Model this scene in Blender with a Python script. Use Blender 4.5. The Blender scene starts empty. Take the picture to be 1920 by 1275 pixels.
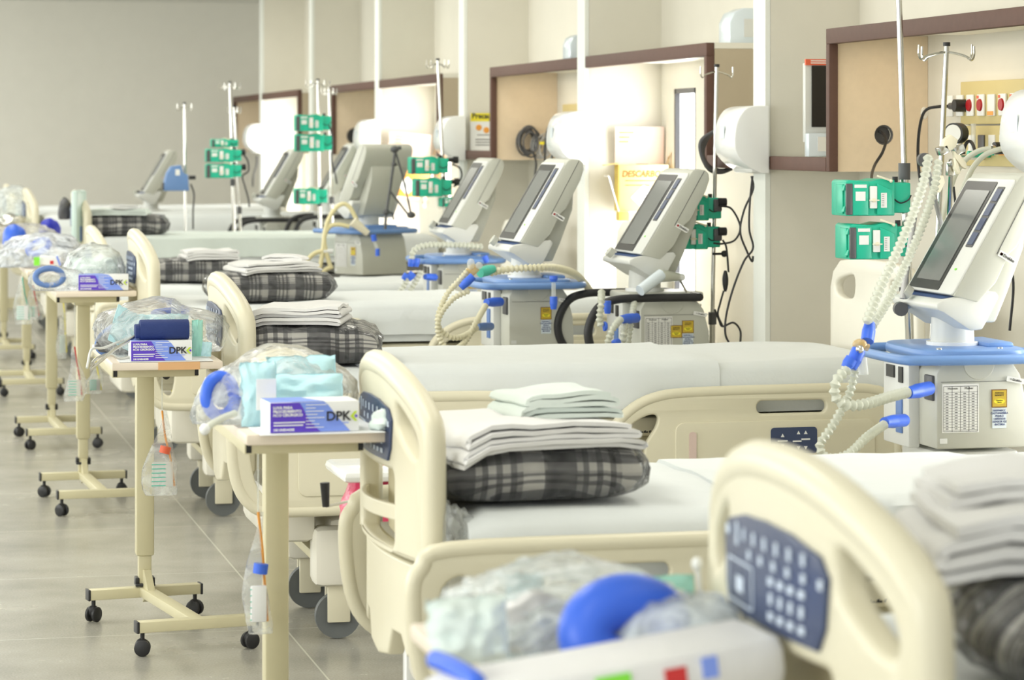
import bpy, bmesh, math, random
from mathutils import Vector, Matrix, noise
R = math.radians
sc = bpy.context.scene
COL = sc.collection
random.seed(7)

# ---------------------------------------------------------------- camera, world, lights, exposure
F = 5200.0                      # focal length in pixels of the 1920 wide frame
EYE = 1.62                      # eye height
YAW = math.atan(1205.0 / F)     # turned to the right of the room's long axis
S_, C_ = math.sin(YAW), math.cos(YAW)
cam_d = bpy.data.cameras.new('camera')
cam = bpy.data.objects.new('camera', cam_d); COL.objects.link(cam)
cam.location = (0, 0, EYE)
cam.rotation_euler = (R(90), 0, -YAW)
cam_d.sensor_width = 36.0
cam_d.lens = F / 1920.0 * 36.0
cam_d.shift_y = -377.5 / 1920.0
cam_d.clip_start = 0.1; cam_d.clip_end = 120
cam_d.dof.use_dof = True
cam_d.dof.focus_distance = 8.6
cam_d.dof.aperture_fstop = 5.6
sc.camera = cam

sc.view_settings.view_transform = 'Standard'
sc.view_settings.look = 'None'
sc.view_settings.gamma = 1.0
sc.view_settings.use_curve_mapping = False
sc.view_settings.exposure = 0.17
sc.cycles.transparent_max_bounces = 24
sc.cycles.sample_clamp_indirect = 6.0

w = bpy.data.worlds.new('world'); sc.world = w; w.use_nodes = True
w.node_tree.nodes['Background'].inputs[0].default_value = (0.93, 0.97, 1.0, 1)
w.node_tree.nodes['Background'].inputs[1].default_value = 0.9

def area(name, loc, size, energy, color=(1, 1, 1), rot=(0, 0, 0)):
    l = bpy.data.lights.new(name, 'AREA'); l.shape = 'RECTANGLE'
    l.size, l.size_y = size; l.energy = energy; l.color = color
    o = bpy.data.objects.new(name, l); COL.objects.link(o)
    o.location = loc; o.rotation_euler = rot
    return o
CEIL = 2.94
# rows of fluorescent ceiling troughs over the aisle and over the beds (outside the frame)
for k in range(6):
    area('ceiling_light', (0.2, 1.6 + 4.35 * k, CEIL - 0.04), (0.6, 2.2), 27 if k else 13, (1.0, 0.98, 0.90))
    area('ceiling_light', (2.5, 2.6 + 4.1 * k, CEIL - 0.04), (0.6, 2.2), 15 if k else 8, (1.0, 0.97, 0.87))
# added fill lamps along the unseen left wall, which has no windows
for k in range(5):
    area('window_light', (-3.4, 1.5 + 5.4 * k, 1.7), (1.6, 3.6), 105, (0.94, 0.97, 0.95), (0, R(-90), 0))

# ---------------------------------------------------------------- helpers
def at(px, py, Y=None, X=None, Z=None, d=None):
    """the point of the room that lies on the sight line of a pixel, at a known distance or plane"""
    a = (px - 960.0) / F; v = (260.0 - py) / F
    kx, ky = S_ + C_ * a, C_ - S_ * a
    if d is None:
        if Y is not None: d = Y / ky
        elif X is not None: d = X / kx
        else: d = (Z - EYE) / v
    return Vector((d * kx, d * ky, EYE + d * v))

def tag(o, label=None, cat=None, group=None, kind=None):
    if label: o['label'] = label
    if cat: o['category'] = cat
    if group: o['group'] = group
    if kind: o['kind'] = kind
    return o

def thing(name, label, cat, loc=(0, 0, 0), rz=0.0, group=None):
    o = bpy.data.objects.new(name, None); COL.objects.link(o)
    o.empty_display_size = 0.1
    o.location = loc; o.rotation_euler = (0, 0, rz)
    return tag(o, label, cat, group)

def link(name, me, mat=None, parent=None, smooth=True, ang=38):
    if mat and not me.materials: me.materials.append(mat)
    if smooth and len(me.polygons):
        me.shade_smooth(); me.set_sharp_from_angle(angle=R(ang))
    o = bpy.data.objects.new(name, me); COL.objects.link(o)
    if parent: o.parent = parent
    return o

def copy_tree(o, parent=None):
    c = o.copy(); COL.objects.link(c)
    if parent: c.parent = parent
    for ch in list(o.children): copy_tree(ch, c)
    return c

def smooth_path(pts, n=8, closed=False):
    P = [Vector(p) for p in pts]; out = []
    m = len(P)
    rng = range(m) if closed else range(m - 1)
    for i in rng:
        if closed: a, b, c, d = P[i - 1], P[i], P[(i + 1) % m], P[(i + 2) % m]
        else:
            b, c = P[i], P[i + 1]
            a = P[i - 1] if i > 0 else b * 2 - c
            d = P[i + 2] if i + 2 < m else c * 2 - b
        for k in range(n):
            t = k / n
            out.append(0.5 * ((2 * b) + (c - a) * t + (2 * a - 5 * b + 4 * c - d) * t * t + (3 * b - a - 3 * c + d) * t ** 3))
    if not closed: out.append(P[-1])
    return out

class MB:
    def __init__(s): s.bm = bmesh.new()
    def box(s, c, size, bev=0.0, rot=None, seg=2, taper=None):
        r = bmesh.ops.create_cube(s.bm, size=1.0)
        vs = r['verts']
        for v in vs: v.co = Vector((v.co.x * size[0], v.co.y * size[1], v.co.z * size[2]))
        if taper:
            for v in vs:
                if v.co.z > 0: v.co.x *= taper[0]; v.co.y *= taper[1]
        if bev > 0:
            es = list({e for v in vs for e in v.link_edges})
            r2 = bmesh.ops.bevel(s.bm, geom=es, offset=min(bev, min(size) * .49), segments=seg, profile=0.5, affect='EDGES')
            vs = list({v for f in r2['faces'] for v in f.verts} | {v for v in vs if v.is_valid})
        M = Matrix.Translation(Vector(c))
        if rot is not None: M = M @ (rot if isinstance(rot, Matrix) else Matrix.Rotation(rot, 4, 'Z'))
        bmesh.ops.transform(s.bm, matrix=M, verts=vs)
        return s
    def bar(s, a, b, wy, wz, bev=0.0):
        a, b = Vector(a), Vector(b); d = b - a
        M = d.to_track_quat('X', 'Z').to_matrix().to_4x4()
        return s.box((a + b) / 2, (d.length, wy, wz), bev, M)
    def cyl(s, a, b, r, r2=None, seg=16, cap=True):
        a, b = Vector(a), Vector(b); d = b - a
        M = Matrix.Translation((a + b) / 2) @ d.to_track_quat('Z', 'Y').to_matrix().to_4x4()
        bmesh.ops.create_cone(s.bm, cap_ends=cap, segments=seg, radius1=r, radius2=r if r2 is None else r2, depth=d.length, matrix=M)
        return s
    def ball(s, c, r, sc_=(1, 1, 1), seg=16, rot=None):
        M = Matrix.Translation(Vector(c))
        if rot is not None: M = M @ rot
        M = M @ Matrix.Diagonal((*sc_, 1))
        bmesh.ops.create_uvsphere(s.bm, u_segments=seg, v_segments=max(6, seg // 2 + 2), radius=r, matrix=M)
        return s
    def ring(s, c, R0, r, seg=24, sg=8, axis='Z', arc=(0, 360), sc_=(1, 1), rot=None):
        n = max(6, int(seg * (arc[1] - arc[0]) / 360)); full = arc[1] - arc[0] >= 360
        P = []
        for i in range(n + (0 if full else 1)):
            t = R(arc[0] + (arc[1] - arc[0]) * i / n)
            x, y = R0 * math.cos(t) * sc_[0], R0 * math.sin(t) * sc_[1]
            p = Vector({'Z': (x, y, 0), 'Y': (x, 0, y), 'X': (0, x, y)}[axis])
            if rot is not None: p = rot @ p
            P.append(Vector(c) + p)
        return s.tube(P, r, sg, full)
    def tube(s, pts, r, seg=8, closed=False, cap=True, flat=None):
        P = [Vector(p) for p in pts]; n = len(P)
        rs = r if isinstance(r, (list, tuple)) else [r] * n
        rings = []; up = None
        for i in range(n):
            if closed: t = P[(i + 1) % n] - P[i - 1]
            else: t = P[min(i + 1, n - 1)] - P[max(i - 1, 0)]
            if t.length < 1e-9: t = Vector((0, 0, 1))
            t.normalize()
            if up is None:
                up = Vector((0, 0, 1)) if abs(t.z) < 0.9 else Vector((1, 0, 0))
            up = up - t * up.dot(t)
            if up.length < 1e-6: up = t.orthogonal()
            up.normalize(); sd = t.cross(up)
            rr = rs[i]; fx, fz = flat if flat else (1, 1)
            rings.append([s.bm.verts.new(P[i] + (sd * math.cos(2 * math.pi * k / seg) * fx + up * math.sin(2 * math.pi * k / seg) * fz) * rr) for k in range(seg)])
        m = n if closed else n - 1
        for i in range(m):
            a, b = rings[i], rings[(i + 1) % n]
            off = 0
            if closed and i == n - 1:
                off = min(range(seg), key=lambda q: (a[0].co - b[q].co).length)
            for k in range(seg):
                try: s.bm.faces.new((a[k], a[(k + 1) % seg], b[(k + 1 + off) % seg], b[(k + off) % seg]))
                except ValueError: pass
        if cap and not closed:
            s.bm.faces.new(rings[0]); s.bm.faces.new(rings[-1][::-1])
        return s
    def hose(s, pts, r, pitch=0.011, depth=0.22, seg=10, n=14):
        """corrugated breathing hose along a smooth path"""
        P = smooth_path(pts, n); L = [0]
        for i in range(1, len(P)): L.append(L[-1] + (P[i] - P[i - 1]).length)
        N = max(8, int(L[-1] / pitch * 2)); Q = []; rs = []; j = 0
        for i in range(N + 1):
            t = L[-1] * i / N
            while j < len(P) - 2 and L[j + 1] < t: j += 1
            f = (t - L[j]) / max(1e-9, L[j + 1] - L[j])
            Q.append(P[j].lerp(P[j + 1], f)); rs.append(r if i % 2 else r * (1 - depth))
        return s.tube(Q, rs, seg)
    def prism(s, prof, y0, y1, axis='Y'):
        """profile of (a, b) points extruded along an axis"""
        def mk(p, t): return {'Y': (p[0], t, p[1]), 'X': (t, p[0], p[1]), 'Z': (p[0], p[1], t)}[axis]
        A = [s.bm.verts.new(mk(p, y0)) for p in prof]; B = [s.bm.verts.new(mk(p, y1)) for p in prof]
        n = len(prof)
        s.bm.faces.new(A); s.bm.faces.new(B[::-1])
        for i in range(n): s.bm.faces.new((A[i], B[i], B[(i + 1) % n], A[(i + 1) % n]))
        return s
    def lathe(s, prof, c=(0, 0, 0), seg=20, M=None):
        rings = []
        for r, z in prof:
            rings.append([s.bm.verts.new((r * math.cos(2 * math.pi * k / seg), r * math.sin(2 * math.pi * k / seg), z)) for k in range(seg)])
        for a, b in zip(rings, rings[1:]):
            for k in range(seg): s.bm.faces.new((a[k], a[(k + 1) % seg], b[(k + 1) % seg], b[k]))
        if prof[0][0] > 1e-4: s.bm.faces.new(rings[0][::-1])
        if prof[-1][0] > 1e-4: s.bm.faces.new(rings[-1])
        vs = [v for r in rings for v in r]
        T = Matrix.Translation(Vector(c)) @ (M if M is not None else Matrix())
        bmesh.ops.transform(s.bm, matrix=T, verts=vs)
        return s
    def build(s, name, mat, parent=None, smooth=True, ang=38, fn=None, bev=0):
        if bev > 0:
            bmesh.ops.remove_doubles(s.bm, verts=s.bm.verts, dist=1e-5)
            bmesh.ops.recalc_face_normals(s.bm, faces=s.bm.faces)
            es = [e for e in s.bm.edges if len(e.link_faces) == 2 and e.calc_face_angle(0) > R(35)]
            bmesh.ops.bevel(s.bm, geom=es, offset=bev, segments=2, profile=0.5, affect='EDGES', clamp_overlap=True)
        bmesh.ops.recalc_face_normals(s.bm, faces=s.bm.faces)
        if fn:
            for v in s.bm.verts: v.co = Vector(fn(v.co))
        me = bpy.data.meshes.new(name); s.bm.to_mesh(me); s.bm.free()
        return link(name, me, mat, parent, smooth, ang)

def plate_mesh(loops, thick, bev=0.0, cuts=None):
    """flat plate with holes in the XY plane, centred on z = 0; cuts = x positions where it may bend"""
    cu = bpy.data.curves.new('outline', 'CURVE'); cu.dimensions = '2D'; cu.fill_mode = 'BOTH'
    cu.extrude = max(1e-4, thick / 2 - bev); cu.bevel_depth = bev; cu.bevel_resolution = 2 if bev else 0
    cu.offset = -bev
    for L in loops:
        sp = cu.splines.new('POLY'); sp.points.add(len(L) - 1); sp.use_cyclic_u = True
        for p, q in zip(sp.points, L): p.co = (q[0], q[1], 0, 1)
    o = bpy.data.objects.new('outline', cu); COL.objects.link(o)
    bpy.context.view_layer.update()
    me = bpy.data.meshes.new_from_object(o.evaluated_get(bpy.context.evaluated_depsgraph_get()))
    bpy.data.objects.remove(o); bpy.data.curves.remove(cu)
    bm = bmesh.new(); bm.from_mesh(me); me.materials.clear()
    bmesh.ops.remove_doubles(bm, verts=bm.verts, dist=1e-5)
    for c in (cuts or []):
        bmesh.ops.bisect_plane(bm, geom=bm.verts[:] + bm.edges[:] + bm.faces[:], plane_co=(c, 0, 0), plane_no=(1, 0, 0))
    return me, bm

def plate(name, loops, thick, mat, parent=None, bev=0.0, cuts=None, fn=None, ang=40):
    me, bm = plate_mesh(loops, thick, bev, cuts)
    if fn:
        for v in bm.verts: v.co = Vector(fn(v.co))
    bmesh.ops.recalc_face_normals(bm, faces=bm.faces)
    bm.to_mesh(me); bm.free(); me.name = name
    return link(name, me, mat, parent, True, ang)

def rrect(x0, y0, x1, y1, r, n=5):
    out = []
    for cx, cy, a in ((x1 - r, y1 - r, 0), (x0 + r, y1 - r, 90), (x0 + r, y0 + r, 180), (x1 - r, y0 + r, 270)):
        for k in range(n + 1):
            t = R(a + 90 * k / n); out.append((cx + r * math.cos(t), cy + r * math.sin(t)))
    return out

FONT_OK = True
def text(name, s, size, mat, parent=None, M=None, ext=0.0004, bold=0.0, ax='CENTER', shear=0.0, sx=1.0):
    cu = bpy.data.curves.new(name, 'FONT'); cu.body = s; cu.size = size; cu.extrude = ext
    cu.align_x = ax; cu.align_y = 'CENTER'; cu.offset = bold; cu.shear = shear; cu.resolution_u = 3
    o = bpy.data.objects.new(name, cu); COL.objects.link(o); bpy.context.view_layer.update()
    me = bpy.data.meshes.new_from_object(o.evaluated_get(bpy.context.evaluated_depsgraph_get()))
    bpy.data.objects.remove(o); bpy.data.curves.remove(cu)
    me.materials.clear(); me.name = name
    T = (M if M is not None else Matrix()) @ Matrix.Diagonal((sx, 1, 1, 1))
    me.transform(T)
    return link(name, me, mat, parent, False)

def frame(o, ux, uz):
    """matrix that puts a flat XY drawing at o with its x along ux and its y along uz"""
    ux, uz = Vector(ux).normalized(), Vector(uz).normalized()
    n = ux.cross(uz)
    return Matrix.Translation(Vector(o)) @ Matrix((ux, uz, n)).transposed().to_4x4()
NEAR = lambda o: frame(o, (1, 0, 0), (0, 0, 1))       # on a face that looks down the room towards -Y
AISLE = lambda o: frame(o, (0, -1, 0), (0, 0, 1))     # on a face that looks across the aisle towards -X

def bars(name, x, z, widths, h, pitch, y, mat, parent):
    """rows of print too small to read, on a face that looks towards -Y"""
    mb = MB()
    for k, wd in enumerate(widths): mb.box((x + wd / 2, y, z - k * pitch), (wd, .0006, h))
    return mb.build(name, mat, parent, False)

# ---------------------------------------------------------------- materials
def M_(name, col, rough=0.5, metal=0.0, bump=0.0, bscale=60.0, spec=0.5, var=0.0, vscale=8.0, trans=0.0, emis=0.0, coat=0.0, alpha=1.0):
    m = bpy.data.materials.new(name); m.use_nodes = True
    nt = m.node_tree; b = nt.nodes['Principled BSDF']
    b.inputs['Base Color'].default_value = (*col, 1)
    b.inputs['Roughness'].default_value = rough; b.inputs['Metallic'].default_value = metal
    b.inputs['Specular IOR Level'].default_value = spec
    b.inputs['Transmission Weight'].default_value = trans
    b.inputs['Coat Weight'].default_value = coat
    b.inputs['Alpha'].default_value = alpha
    if emis:
        b.inputs['Emission Color'].default_value = (*col, 1); b.inputs['Emission Strength'].default_value = emis
    tc = nt.nodes.new('ShaderNodeTexCoord')
    nz = nt.nodes.new('ShaderNodeTexNoise'); nz.inputs['Scale'].default_value = vscale; nz.inputs['Detail'].default_value = 3
    nt.links.new(tc.outputs['Object'], nz.inputs['Vector'])
    mx = nt.nodes.new('ShaderNodeMix'); mx.data_type = 'RGBA'
    k = 1 - max(var, 0.03)
    mx.inputs[6].default_value = (*[c * k for c in col], 1); mx.inputs[7].default_value = (*[min(1, c * (2 - k)) for c in col], 1)
    nt.links.new(nz.outputs['Fac'], mx.inputs[0]); nt.links.new(mx.outputs[2], b.inputs['Base Color'])
    if bump:
        n2 = nt.nodes.new('ShaderNodeTexNoise'); n2.inputs['Scale'].default_value = bscale; n2.inputs['Detail'].default_value = 4
        bp = nt.nodes.new('ShaderNodeBump'); bp.inputs['Strength'].default_value = bump; bp.inputs['Distance'].default_value = 0.01
        nt.links.new(tc.outputs['Object'], n2.inputs['Vector']); nt.links.new(n2.outputs['Fac'], bp.inputs['Height'])
        nt.links.new(bp.outputs['Normal'], b.inputs['Normal'])
    return m

def film(name, tint=(0.9, 0.97, 0.96), body=0.16, gloss=0.5, scale=14.0, rough=0.08):
    """crinkled clear plastic: mostly see-through, a little milky, with sharp glints on its creases"""
    m = bpy.data.materials.new(name); m.use_nodes = True; nt = m.node_tree; nt.nodes.clear()
    out = nt.nodes.new('ShaderNodeOutputMaterial')
    tr = nt.nodes.new('ShaderNodeBsdfTransparent'); tr.inputs[0].default_value = (*[min(1, .9 + .1 * t) for t in tint], 1)
    df = nt.nodes.new('ShaderNodeBsdfDiffuse'); df.inputs[0].default_value = (*tint, 1)
    gl = nt.nodes.new('ShaderNodeBsdfGlossy'); gl.inputs['Roughness'].default_value = rough
    tc = nt.nodes.new('ShaderNodeTexCoord')
    mp = nt.nodes.new('ShaderNodeMapping'); mp.inputs['Scale'].default_value = (1, 2.3, 1.2); mp.inputs['Rotation'].default_value = (.4, .7, .5)
    nz = nt.nodes.new('ShaderNodeTexNoise'); nz.inputs['Scale'].default_value = scale; nz.inputs['Detail'].default_value = 5; nz.inputs['Distortion'].default_value = 1.2
    bp = nt.nodes.new('ShaderNodeBump'); bp.inputs['Strength'].default_value = .8; bp.inputs['Distance'].default_value = 0.014
    nt.links.new(tc.outputs['Object'], mp.inputs['Vector']); nt.links.new(mp.outputs['Vector'], nz.inputs['Vector'])
    nt.links.new(nz.outputs['Fac'], bp.inputs['Height'])
    nt.links.new(bp.outputs['Normal'], gl.inputs['Normal']); nt.links.new(bp.outputs['Normal'], df.inputs['Normal'])
    a = nt.nodes.new('ShaderNodeMixShader')
    rp = nt.nodes.new('ShaderNodeMapRange'); rp.inputs[1].default_value = .35; rp.inputs[2].default_value = .7
    rp.inputs[3].default_value = body * .4; rp.inputs[4].default_value = body * 1.8
    nt.links.new(nz.outputs['Fac'], rp.inputs[0])
    nt.links.new(rp.outputs[0], a.inputs[0]); nt.links.new(tr.outputs[0], a.inputs[1]); nt.links.new(df.outputs[0], a.inputs[2])
    fr = nt.nodes.new('ShaderNodeFresnel'); fr.inputs['IOR'].default_value = 1.0 + gloss
    nt.links.new(bp.outputs['Normal'], fr.inputs['Normal'])
    b = nt.nodes.new('ShaderNodeMixShader')
    nt.links.new(fr.outputs[0], b.inputs[0]); nt.links.new(a.outputs[0], b.inputs[1]); nt.links.new(gl.outputs[0], b.inputs[2])
    nt.links.new(b.outputs[0], out.inputs[0])
    return m

def plaid(name, sx=0.115, sy=0.105, off=(0, 0)):
    m = bpy.data.materials.new(name); m.use_nodes = True; nt = m.node_tree; b = nt.nodes['Principled BSDF']
    b.inputs['Roughness'].default_value = 0.95; b.inputs['Specular IOR Level'].default_value = .1
    tc = nt.nodes.new('ShaderNodeTexCoord'); sp = nt.nodes.new('ShaderNodeSeparateXYZ'); nt.links.new(tc.outputs['Object'], sp.inputs[0])
    def math_(op, a, bb):
        n = nt.nodes.new('ShaderNodeMath'); n.operation = op
        for i, v in enumerate((a, bb)):
            if isinstance(v, (int, float)): n.inputs[i].default_value = v
            else: nt.links.new(v, n.inputs[i])
        return n.outputs[0]
    def stripes(src, per, o):
        t = math_('FRACT', math_('ADD', math_('DIVIDE', src, per), o), 0)
        r = nt.nodes.new('ShaderNodeValToRGB'); e = r.color_ramp; e.interpolation = 'CONSTANT'
        st = [(0, 0), (.30, .55), (.36, .05), (.42, .7), (.50, .1), (.56, .7), (.64, .1), (.70, .55), (.76, 1), (.97, .2)]
        e.elements[0].position = 0; e.elements[0].color = (0, 0, 0, 1); e.elements.remove(e.elements[1])
        for p, v in st[1:]:
            q = e.elements.new(p); q.color = (v, v, v, 1)
        nt.links.new(t, r.inputs[0]); return r.outputs[0]
    yz = math_('ADD', sp.outputs[1], sp.outputs[2])
    a = stripes(sp.outputs[0], sx * 2, off[0]); c = stripes(yz, sy, off[1])
    v = math_('ADD', math_('MULTIPLY', a, .5), math_('MULTIPLY', c, .5))
    nz = nt.nodes.new('ShaderNodeTexNoise'); nz.inputs['Scale'].default_value = 260
    v = math_('ADD', v, math_('MULTIPLY', math_('SUBTRACT', nz.outputs['Fac'], .5), .25))
    r = nt.nodes.new('ShaderNodeValToRGB'); e = r.color_ramp
    e.elements[0].position = .1; e.elements[0].color = (.030, .029, .032, 1); e.elements[1].position = .85; e.elements[1].color = (.58, .56, .52, 1)
    q = e.elements.new(.5); q.color = (.13, .125, .13, 1)
    nt.links.new(v, r.inputs[0]); nt.links.new(r.outputs[0], b.inputs['Base Color'])
    return m

WALL = M_('wall_paint', (.74, .71, .62), .75, bump=.05, bscale=180)
WALLG = M_('far_wall_paint', (.80, .785, .72), .8, bump=.05, bscale=180)
STRIP = M_('partition_edge_paint', (.86, .88, .83), .55)
CEILM = M_('ceiling_paint', (.8, .8, .76), .9)
BROWN = M_('brown_laminate', (.115, .056, .040), .6, var=.15, vscale=30)
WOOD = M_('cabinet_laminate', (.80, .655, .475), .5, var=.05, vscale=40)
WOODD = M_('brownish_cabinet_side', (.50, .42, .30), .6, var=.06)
CREAM = M_('cream_plastic', (.74, .695, .53), .38, bump=.02, bscale=300)
CREAM2 = M_('pale_bed_plastic', (.83, .80, .70), .4)
OLIVE = M_('beige_recess_plastic', (.62, .56, .38), .5)
NAVY = M_('navy_overlay', (.045, .065, .14), .35, var=.1)
ICON = M_('icon_print', (.62, .70, .82), .5)
SHEET = M_('white_sheet', (.74, .77, .77), .9, bump=.35, bscale=14)
SHEET2 = M_('folded_linen', (.80, .795, .79), .92, bump=.3, bscale=20)
SHEETG = M_('greenish_linen', (.72, .79, .75), .92, bump=.35, bscale=24)
MINT = M_('mint_drape', (.80, .90, .86), .9, bump=.3, bscale=22)
TABLE = M_('table_laminate', (.80, .70, .58), .45, var=.06)
TAN = M_('khaki_painted_steel', (.63, .58, .38), .45, var=.05)
BLACK = M_('black_rubber', (.018, .018, .02), .45)
DGREY = M_('dark_grey_plastic', (.09, .09, .095), .45)
TYRE = M_('grey_tyre', (.13, .14, .14), .6)
STEEL = M_('stainless_steel', (.62, .61, .57), .22, 1.0)
CHROME = M_('chrome', (.62, .61, .57), .16, 1.0)
GREY = M_('ventilator_grey', (.56, .565, .50), .42)
GREYL = M_('ventilator_light_grey', (.70, .71, .68), .35)
SCREEN = M_('screen_glass', (.17, .18, .175), .16, spec=.7)
SBEZ = M_('screen_recess', (.012, .012, .013), .3)
VBLUE = M_('blue_tray_plastic', (.16, .30, .62), .35)
RBLUE = M_('royal_blue_silicone', (.045, .15, .78), .4)
SBLUE = M_('steel_blue_plastic', (.12, .22, .50), .45)
GREEN = M_('green_pump_plastic', (.02, .50, .32), .35)
GREEN2 = M_('teal_silicone', (.08, .55, .42), .4)
WHITE = M_('white_plastic', (.88, .89, .88), .25, coat=.3)
PAPER = M_('white_paper', (.86, .87, .88), .85)
SILV = M_('silver_foil', (.50, .50, .50), .4, .3)
LBL = M_('label_white', (.85, .85, .82), .6)
INK = M_('black_ink', (.03, .03, .035), .7)
INKB = M_('blue_ink', (.06, .09, .25), .7)
RED = M_('red_plastic', (.62, .03, .03), .4)
GOLD = M_('gold_sticker', (.62, .44, .05), .35, .2)
DGOLD = M_('brown_sticker_frame', (.25, .12, .03), .5)
YEL = M_('yellow_print', (.90, .78, .04), .6)
LIME = M_('lime_print', (.55, .72, .05), .6)
BLIME = M_('bright_green_label', (.25, .80, .06), .5)
VIO = M_('violet_print', (.11, .05, .56), .5)
PERI = M_('periwinkle_print', (.22, .33, .86), .5)
KRAFT = M_('yellow_cardboard', (.78, .56, .22), .85, var=.06)
KRAFTY = M_('ochre_cardboard', (.62, .46, .10), .85)
PINKC = M_('pinkish_cardboard', (.74, .58, .52), .85, var=.05)
AMBER = M_('amber_plastic', (.72, .52, .22), .15, alpha=.55)
HOSE = M_('clear_ribbed_hose', (.70, .72, .62), .22, alpha=.80)
HOSEY = M_('yellowed_ribbed_hose', (.80, .76, .56), .3, alpha=.80)
LATEX = M_('latex_tube', (.80, .72, .42), .35)
CLEARP = M_('clear_plastic', (.85, .88, .86), .1, alpha=.35)
BROWNT = M_('smoked_plastic', (.22, .14, .05), .3, alpha=.8)
GLAZE = M_('milky_housing', (.72, .80, .86), .25, coat=.3)
CYAN = M_('light_blue_wrap', (.55, .83, .90), .6, bump=.4, bscale=30)
AQUA = M_('aqua_wrap', (.42, .80, .70), .6, bump=.4, bscale=30)
NAVYC = M_('navy_cuff_fabric', (.015, .035, .16), .75, bump=.2, bscale=200)
PLATEY = M_('gas_panel_paint', (.62, .52, .24), .5, var=.05)
PRED = M_('dark_red_socket', (.42, .01, .015), .4)
ORNG = M_('orange_label', (.85, .36, .06), .5)
REDL = M_('red_header_print', (.80, .14, .06), .5)
WAX = M_('cream_wing_nut', (.86, .80, .62), .4)
REDBAG = M_('red_waste_bag', (.62, .04, .12), .3, bump=.6, bscale=26)
FILM = film('clear_bag_film', (.94, .97, .97), body=.26, gloss=.16, scale=16, rough=.12)
WRAP = film('blanket_wrap_film', (.92, .94, .95), body=.06, gloss=.24, scale=20, rough=.10)
MILK = film('milky_bag_film', (.92, .98, .98), body=.45, gloss=.16, scale=12, rough=.12)
BMILK = film('bluish_bag_film', (.86, .91, .98), body=.48, gloss=.16, scale=14, rough=.12)
PLD = plaid('grey_plaid_fleece'); PLD3 = plaid('broad_striped_fleece', .55, .082, (.82, .2)); PLD2 = plaid('charcoal_plaid_fleece', .06, .085, (.3, .45))
# ---------------------------------------------------------------- the room
XW, XB = 3.393, 3.78           # partition ends, back wall
PART = [(1.72, 1.87, 'main'), (4.60, 4.75, 'mid'), (7.45, 7.60, 'mid'), (10.28, 10.43, 'main'), (13.07, 13.22, 'mid'), (15.89, 16.04, 'main'),
        (18.68, 18.83, 'mid'), (21.62, 21.77, 'main'), (24.48, 24.63, 'mid')]
YF, YN, XL = 26.9, -2.0, -3.6
def struct(name, mb, mat, **k):
    return tag(mb.build(name, mat, None, **k), kind='structure')

FLOORM = bpy.data.materials.new('polished_floor'); FLOORM.use_nodes = True
nt = FLOORM.node_tree; b = nt.nodes['Principled BSDF']
tc = nt.nodes.new('ShaderNodeTexCoord'); sx = nt.nodes.new('ShaderNodeSeparateXYZ'); nt.links.new(tc.outputs['Object'], sx.inputs[0])
def mth(op, *a):
    n = nt.nodes.new('ShaderNodeMath'); n.operation = op
    for i, v in enumerate(a):
        if isinstance(v, (int, float)): n.inputs[i].default_value = v
        else: nt.links.new(v, n.inputs[i])
    return n.outputs[0]
def joint(src, off, per, wd):
    f = mth('FRACT', mth('DIVIDE', mth('SUBTRACT', src, off - wd / 2 - 50 * per), per))
    return mth('LESS_THAN', f, wd / per)
jl = mth('MAXIMUM', joint(sx.outputs[0], 1.34, 1.25, .006), joint(sx.outputs[1], .35, 1.25, .005))
n1 = nt.nodes.new('ShaderNodeTexNoise'); n1.inputs['Scale'].default_value = 140; n1.inputs['Detail'].default_value = 2
n2 = nt.nodes.new('ShaderNodeTexNoise'); n2.inputs['Scale'].default_value = 2.2; n2.inputs['Detail'].default_value = 5
nt.links.new(tc.outputs['Object'], n1.inputs['Vector']); nt.links.new(tc.outputs['Object'], n2.inputs['Vector'])
f = mth('ADD', mth('MULTIPLY', n1.outputs['Fac'], .45), mth('MULTIPLY', n2.outputs['Fac'], .75))
rp = nt.nodes.new('ShaderNodeValToRGB'); e = rp.color_ramp
e.elements[0].position = .4; e.elements[0].color = (.30, .29, .25, 1); e.elements[1].position = .85; e.elements[1].color = (.52, .50, .44, 1)
nt.links.new(f, rp.inputs[0])
mx = nt.nodes.new('ShaderNodeMix'); mx.data_type = 'RGBA'; mx.inputs[7].default_value = (.66, .64, .55, 1)
nt.links.new(jl, mx.inputs[0]); nt.links.new(rp.outputs[0], mx.inputs[6]); nt.links.new(mx.outputs[2], b.inputs['Base Color'])
rr = nt.nodes.new('ShaderNodeMapRange'); rr.inputs[3].default_value = .16; rr.inputs[4].default_value = .34
nt.links.new(n2.outputs['Fac'], rr.inputs[0]); nt.links.new(rr.outputs[0], b.inputs['Roughness'])
b.inputs['Specular IOR Level'].default_value = .55

struct('floor', MB().box(((XL + 4) / 2, (YF + YN) / 2, -.05), (4 - XL, YF - YN, .1)), FLOORM)
struct('ceiling', MB().box(((XL + 4) / 2, (YF + YN) / 2, CEIL + .05), (4 - XL, YF - YN, .1)), CEILM)
struct('wall_far', MB().box(((XL + 4) / 2, YF + .08, CEIL / 2), (4 - XL, .16, CEIL)), WALLG)
struct('wall_left', MB().box((XL - .06, (YF + YN) / 2, CEIL / 2), (.12, YF - YN, CEIL)), WALL)
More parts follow.
